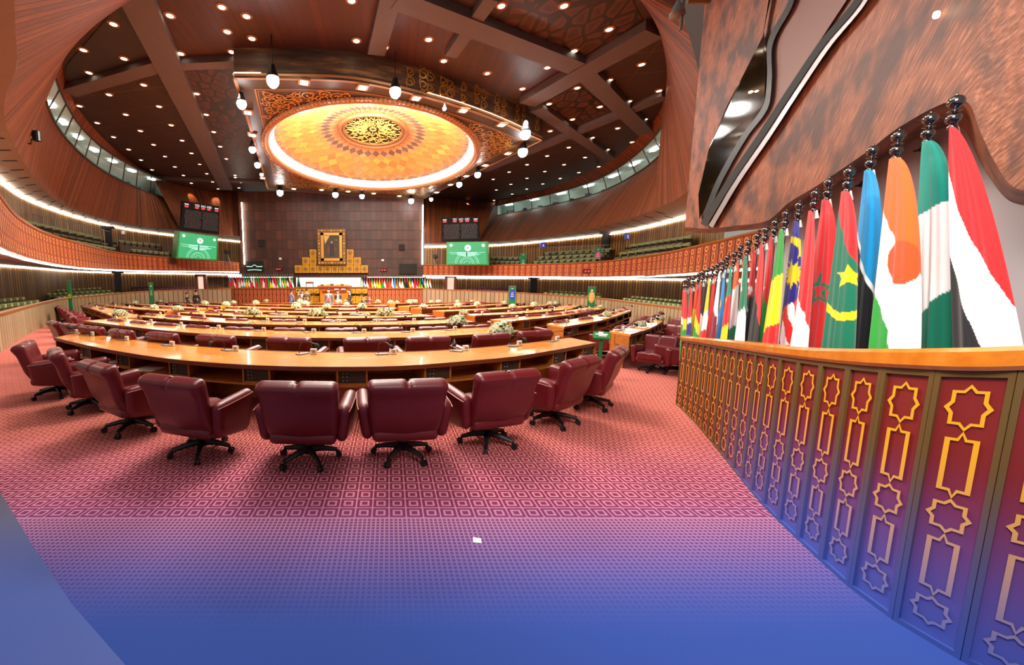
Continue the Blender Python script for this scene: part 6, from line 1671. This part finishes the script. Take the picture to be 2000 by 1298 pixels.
# ================================================================ PEOPLE
def person(px, py, Y, yaw, label, jacket, trous, hair='hair', arms=0, scale=1, seated=False, shirt=None, mask=True, lan=False, rise=0):
    """px,py = top of the head in the picture"""
    p = atY(px, py, Y); zb = zf(Y) if not seated else zf(Y)-.38; scale *= .94
    h = 1.74*scale; t = thing('person', label, 'person', (p.x, Y, zb), yaw, None, scale)
    def skin(name, V, E, Rr, mat, parent=t, root=0, sub=1):
        me = bpy.data.meshes.new(name); me.from_pydata(V, E, []); o = bpy.data.objects.new(name, me); COL.objects.link(o); o.parent = parent
        me.materials.append(MT[mat]); md = o.modifiers.new('skin', 'SKIN'); md.use_smooth_shade = True
        for i, r in enumerate(Rr): me.skin_vertices[0].data[i].radius = (r if isinstance(r, tuple) else (r, r))
        me.skin_vertices[0].data[root].use_root = True
        s = o.modifiers.new('sub', 'SUBSURF'); s.levels = s.render_levels = sub; return o
    A = {0: ((.24, 0, 1.14), (.26, -.04, .90), (.26, -.08, .82)), 1: ((.25, -.02, 1.16), (.08, -.22, 1.12), (-.02, -.24, 1.12)), 2: ((.27, -.03, 1.15), (.22, -.22, 1.05), (.2, -.30, 1.08))}[arms]
    V = [(0, 0, .95), (0, 0, 1.12), (0, 0, 1.32), (0, .0, 1.44), (0, -.01, 1.52), (0, -.02, 1.60), (0, -.015, 1.69)]; E = [(i, i+1) for i in range(6)]; Rr = [.14, .14, .15, .07, .055, (.075, .09), (.065, .085)]
    for s in (-1, 1):
        o = len(V); V += [(s*.17, 0, 1.40), (s*A[0][0], A[0][1], A[0][2]), (s*A[1][0], A[1][1], A[1][2]), (s*A[2][0], A[2][1], A[2][2])]; E += [(2, o), (o, o+1), (o+1, o+2), (o+2, o+3)]; Rr += [.055, .04, .03, .028]
        o = len(V); V += [(s*.10, 0, .88), (s*.11, -.01, .48), (s*.11, .01, .09), (s*.12, -.12, .03)]; E += [(0, o), (o, o+1), (o+1, o+2), (o+2, o+3)]; Rr += [.085, .055, .04, .035]
    body = skin('body', V, E, Rr, 'skin')
    V = [(0, 0, .80), (0, 0, .95), (0, 0, 1.14), (0, 0, 1.34), (0, .01, 1.43)]; E = [(0, 1), (1, 2), (2, 3), (3, 4)]; Rr = [(.20, .15), (.19, .14), (.18, .13), (.19, .13), .085]
    for s in (-1, 1):
        o = len(V); V += [(s*.19, 0, 1.38), (s*A[0][0], A[0][1], A[0][2]), (s*A[1][0], A[1][1], A[1][2]+.02)]; E += [(3, o), (o, o+1), (o+1, o+2)]; Rr += [.075, .058, .046]
    skin('jacket', V, E, Rr, jacket, root=1)
    V = [(0, 0, .94)]; E = []; Rr = [.15]
    for s in (-1, 1):
        o = len(V); V += [(s*.10, 0, .84), (s*.11, -.01, .48), (s*.11, .01, .08)]; E += [(0, o), (o, o+1), (o+1, o+2)]; Rr += [.10, .075, .06]
    skin('trousers', V, E, Rr, trous)
    m = MB(); m.rbox((.165, .19, .15), .07, Matrix.Translation((0, .02, 1.71)), k=3, cuts=(1, 1, 1)); m.build('hair', hair, t, smooth=True)
    m = MB()
    for s in (-1, 1): m.rbox((.024, .012, .014), .005, Matrix.Translation((s*.033, -.108, 1.665)), k=1, cuts=(1, 1, 1))
    m.rbox((.02, .03, .04), .008, Matrix.Translation((0, -.115, 1.64)), k=1, cuts=(1, 1, 1), mi=1)
    for s in (-1, 1): m.rbox((.02, .04, .06), .008, Matrix.Translation((s*.085, -.01, 1.65)), k=1, cuts=(1, 1, 1), mi=1)
    m.build('facial_features', ['hair', 'skin'], t)
    if mask: m = MB(); m.rbox((.12, .06, .09), .028, Matrix.Translation((0, -.095, 1.60)), k=2, cuts=(1, 1, 1)); m.build('face_mask', 'mask', t, smooth=True)
    if shirt: m = MB(); m.add([(-.06, -.142, 1.44), (.06, -.142, 1.44), (.035, -.165, 1.2), (0, -.168, 1.08), (-.035, -.165, 1.2)], [(0, 1, 2, 3, 4)]); m.build('shirt', shirt, t)
    if lan: m = MB(); m.tube([(-.07, -.15, 1.44), (-.02, -.19, 1.2), (0, -.195, 1.12), (.02, -.19, 1.2), (.07, -.15, 1.44)], .012, 5); m.box((0, -.2, 1.06), (.09, .01, .12)); m.build('lanyard', 'lanyard', t)
    for s in (-1, 1):                                 # shoes and hands
        m = MB(); m.rbox((.10, .28, .09), .035, Matrix.Translation((s*.12, -.07, .045)), k=2, cuts=(1, 1, 1)); m.build('shoe', 'black_matte', t, smooth=True)
        hx, hy, hz = s*A[2][0], A[2][1], A[2][2]; V = [(hx, hy, hz), (hx, hy-.02, hz-.06)]; E = [(0, 1)]; Rr = [.024, .026]
        for k in range(4): o = len(V); V += [(hx+(k-1.5)*.018, hy-.03, hz-.09), (hx+(k-1.5)*.019, hy-.045, hz-.14+abs(k-1.4)*.008)]; E += [(1, o), (o, o+1)]; Rr += [.009, .007]
        o = len(V); V += [(hx-s*.035, hy-.04, hz-.06), (hx-s*.045, hy-.06, hz-.09)]; E += [(1, o), (o, o+1)]; Rr += [.010, .008]
        skin('hand', V, E, Rr, 'skin', body)
    return t
person(365, 577, 26.5, pi*.6, 'person in dark clothes bending at the far left low wall', 'suit_black', 'suit_black', mask=False, arms=2, scale=.9)
person(383, 570, 27, pi, 'person in black standing at the far left low wall', 'suit_black', 'suit_black', mask=False)
person(569, 570, 28.5, pi*.8, 'person in a blue grey jacket left of the group before the stage', 'jacket_blue', 'suit_navy', mask=False)
person(583, 571, 28.6, pi*.4, 'person in a brown jacket facing the pale jacketed one', 'jacket_brown', 'suit_black', mask=False, arms=2)
person(590.5, 570, 29.2, -.3, 'person in a pale jacket between two brown jacketed people', 'shirt', 'suit_black', mask=False)
person(599, 572, 27.4, pi, 'broad person in a brown jacket seen from behind', 'jacket_brown', 'jacket_brown', mask=False, scale=1.06)
person(642, 572, 23.5, 0, 'person in a grey suit with a face mask and red lanyard, arms at sides', 'suit_grey', 'suit_grey', shirt='shirt', lan=True, scale=1.05)
person(660, 573, 27.5, .1, 'person in a dark suit and face mask standing with folded arms', 'suit_navy', 'suit_navy', shirt='shirt', arms=1)
person(683, 571, 24.5, -1.3, 'person in a black suit and pale mask turned to the left', 'suit_black', 'suit_black', arms=2, scale=1.03)
person(711, 578, 28.0, .4, 'seated person in dark clothes at the right of the stage front', 'suit_black', 'suit_black', mask=False, seated=True)
person(722, 574, 28.4, -.5, 'person wrapped in a dark red head shawl at the right of the stage', 'shawl', 'suit_black', hair='shawl', mask=False, seated=True, arms=1)
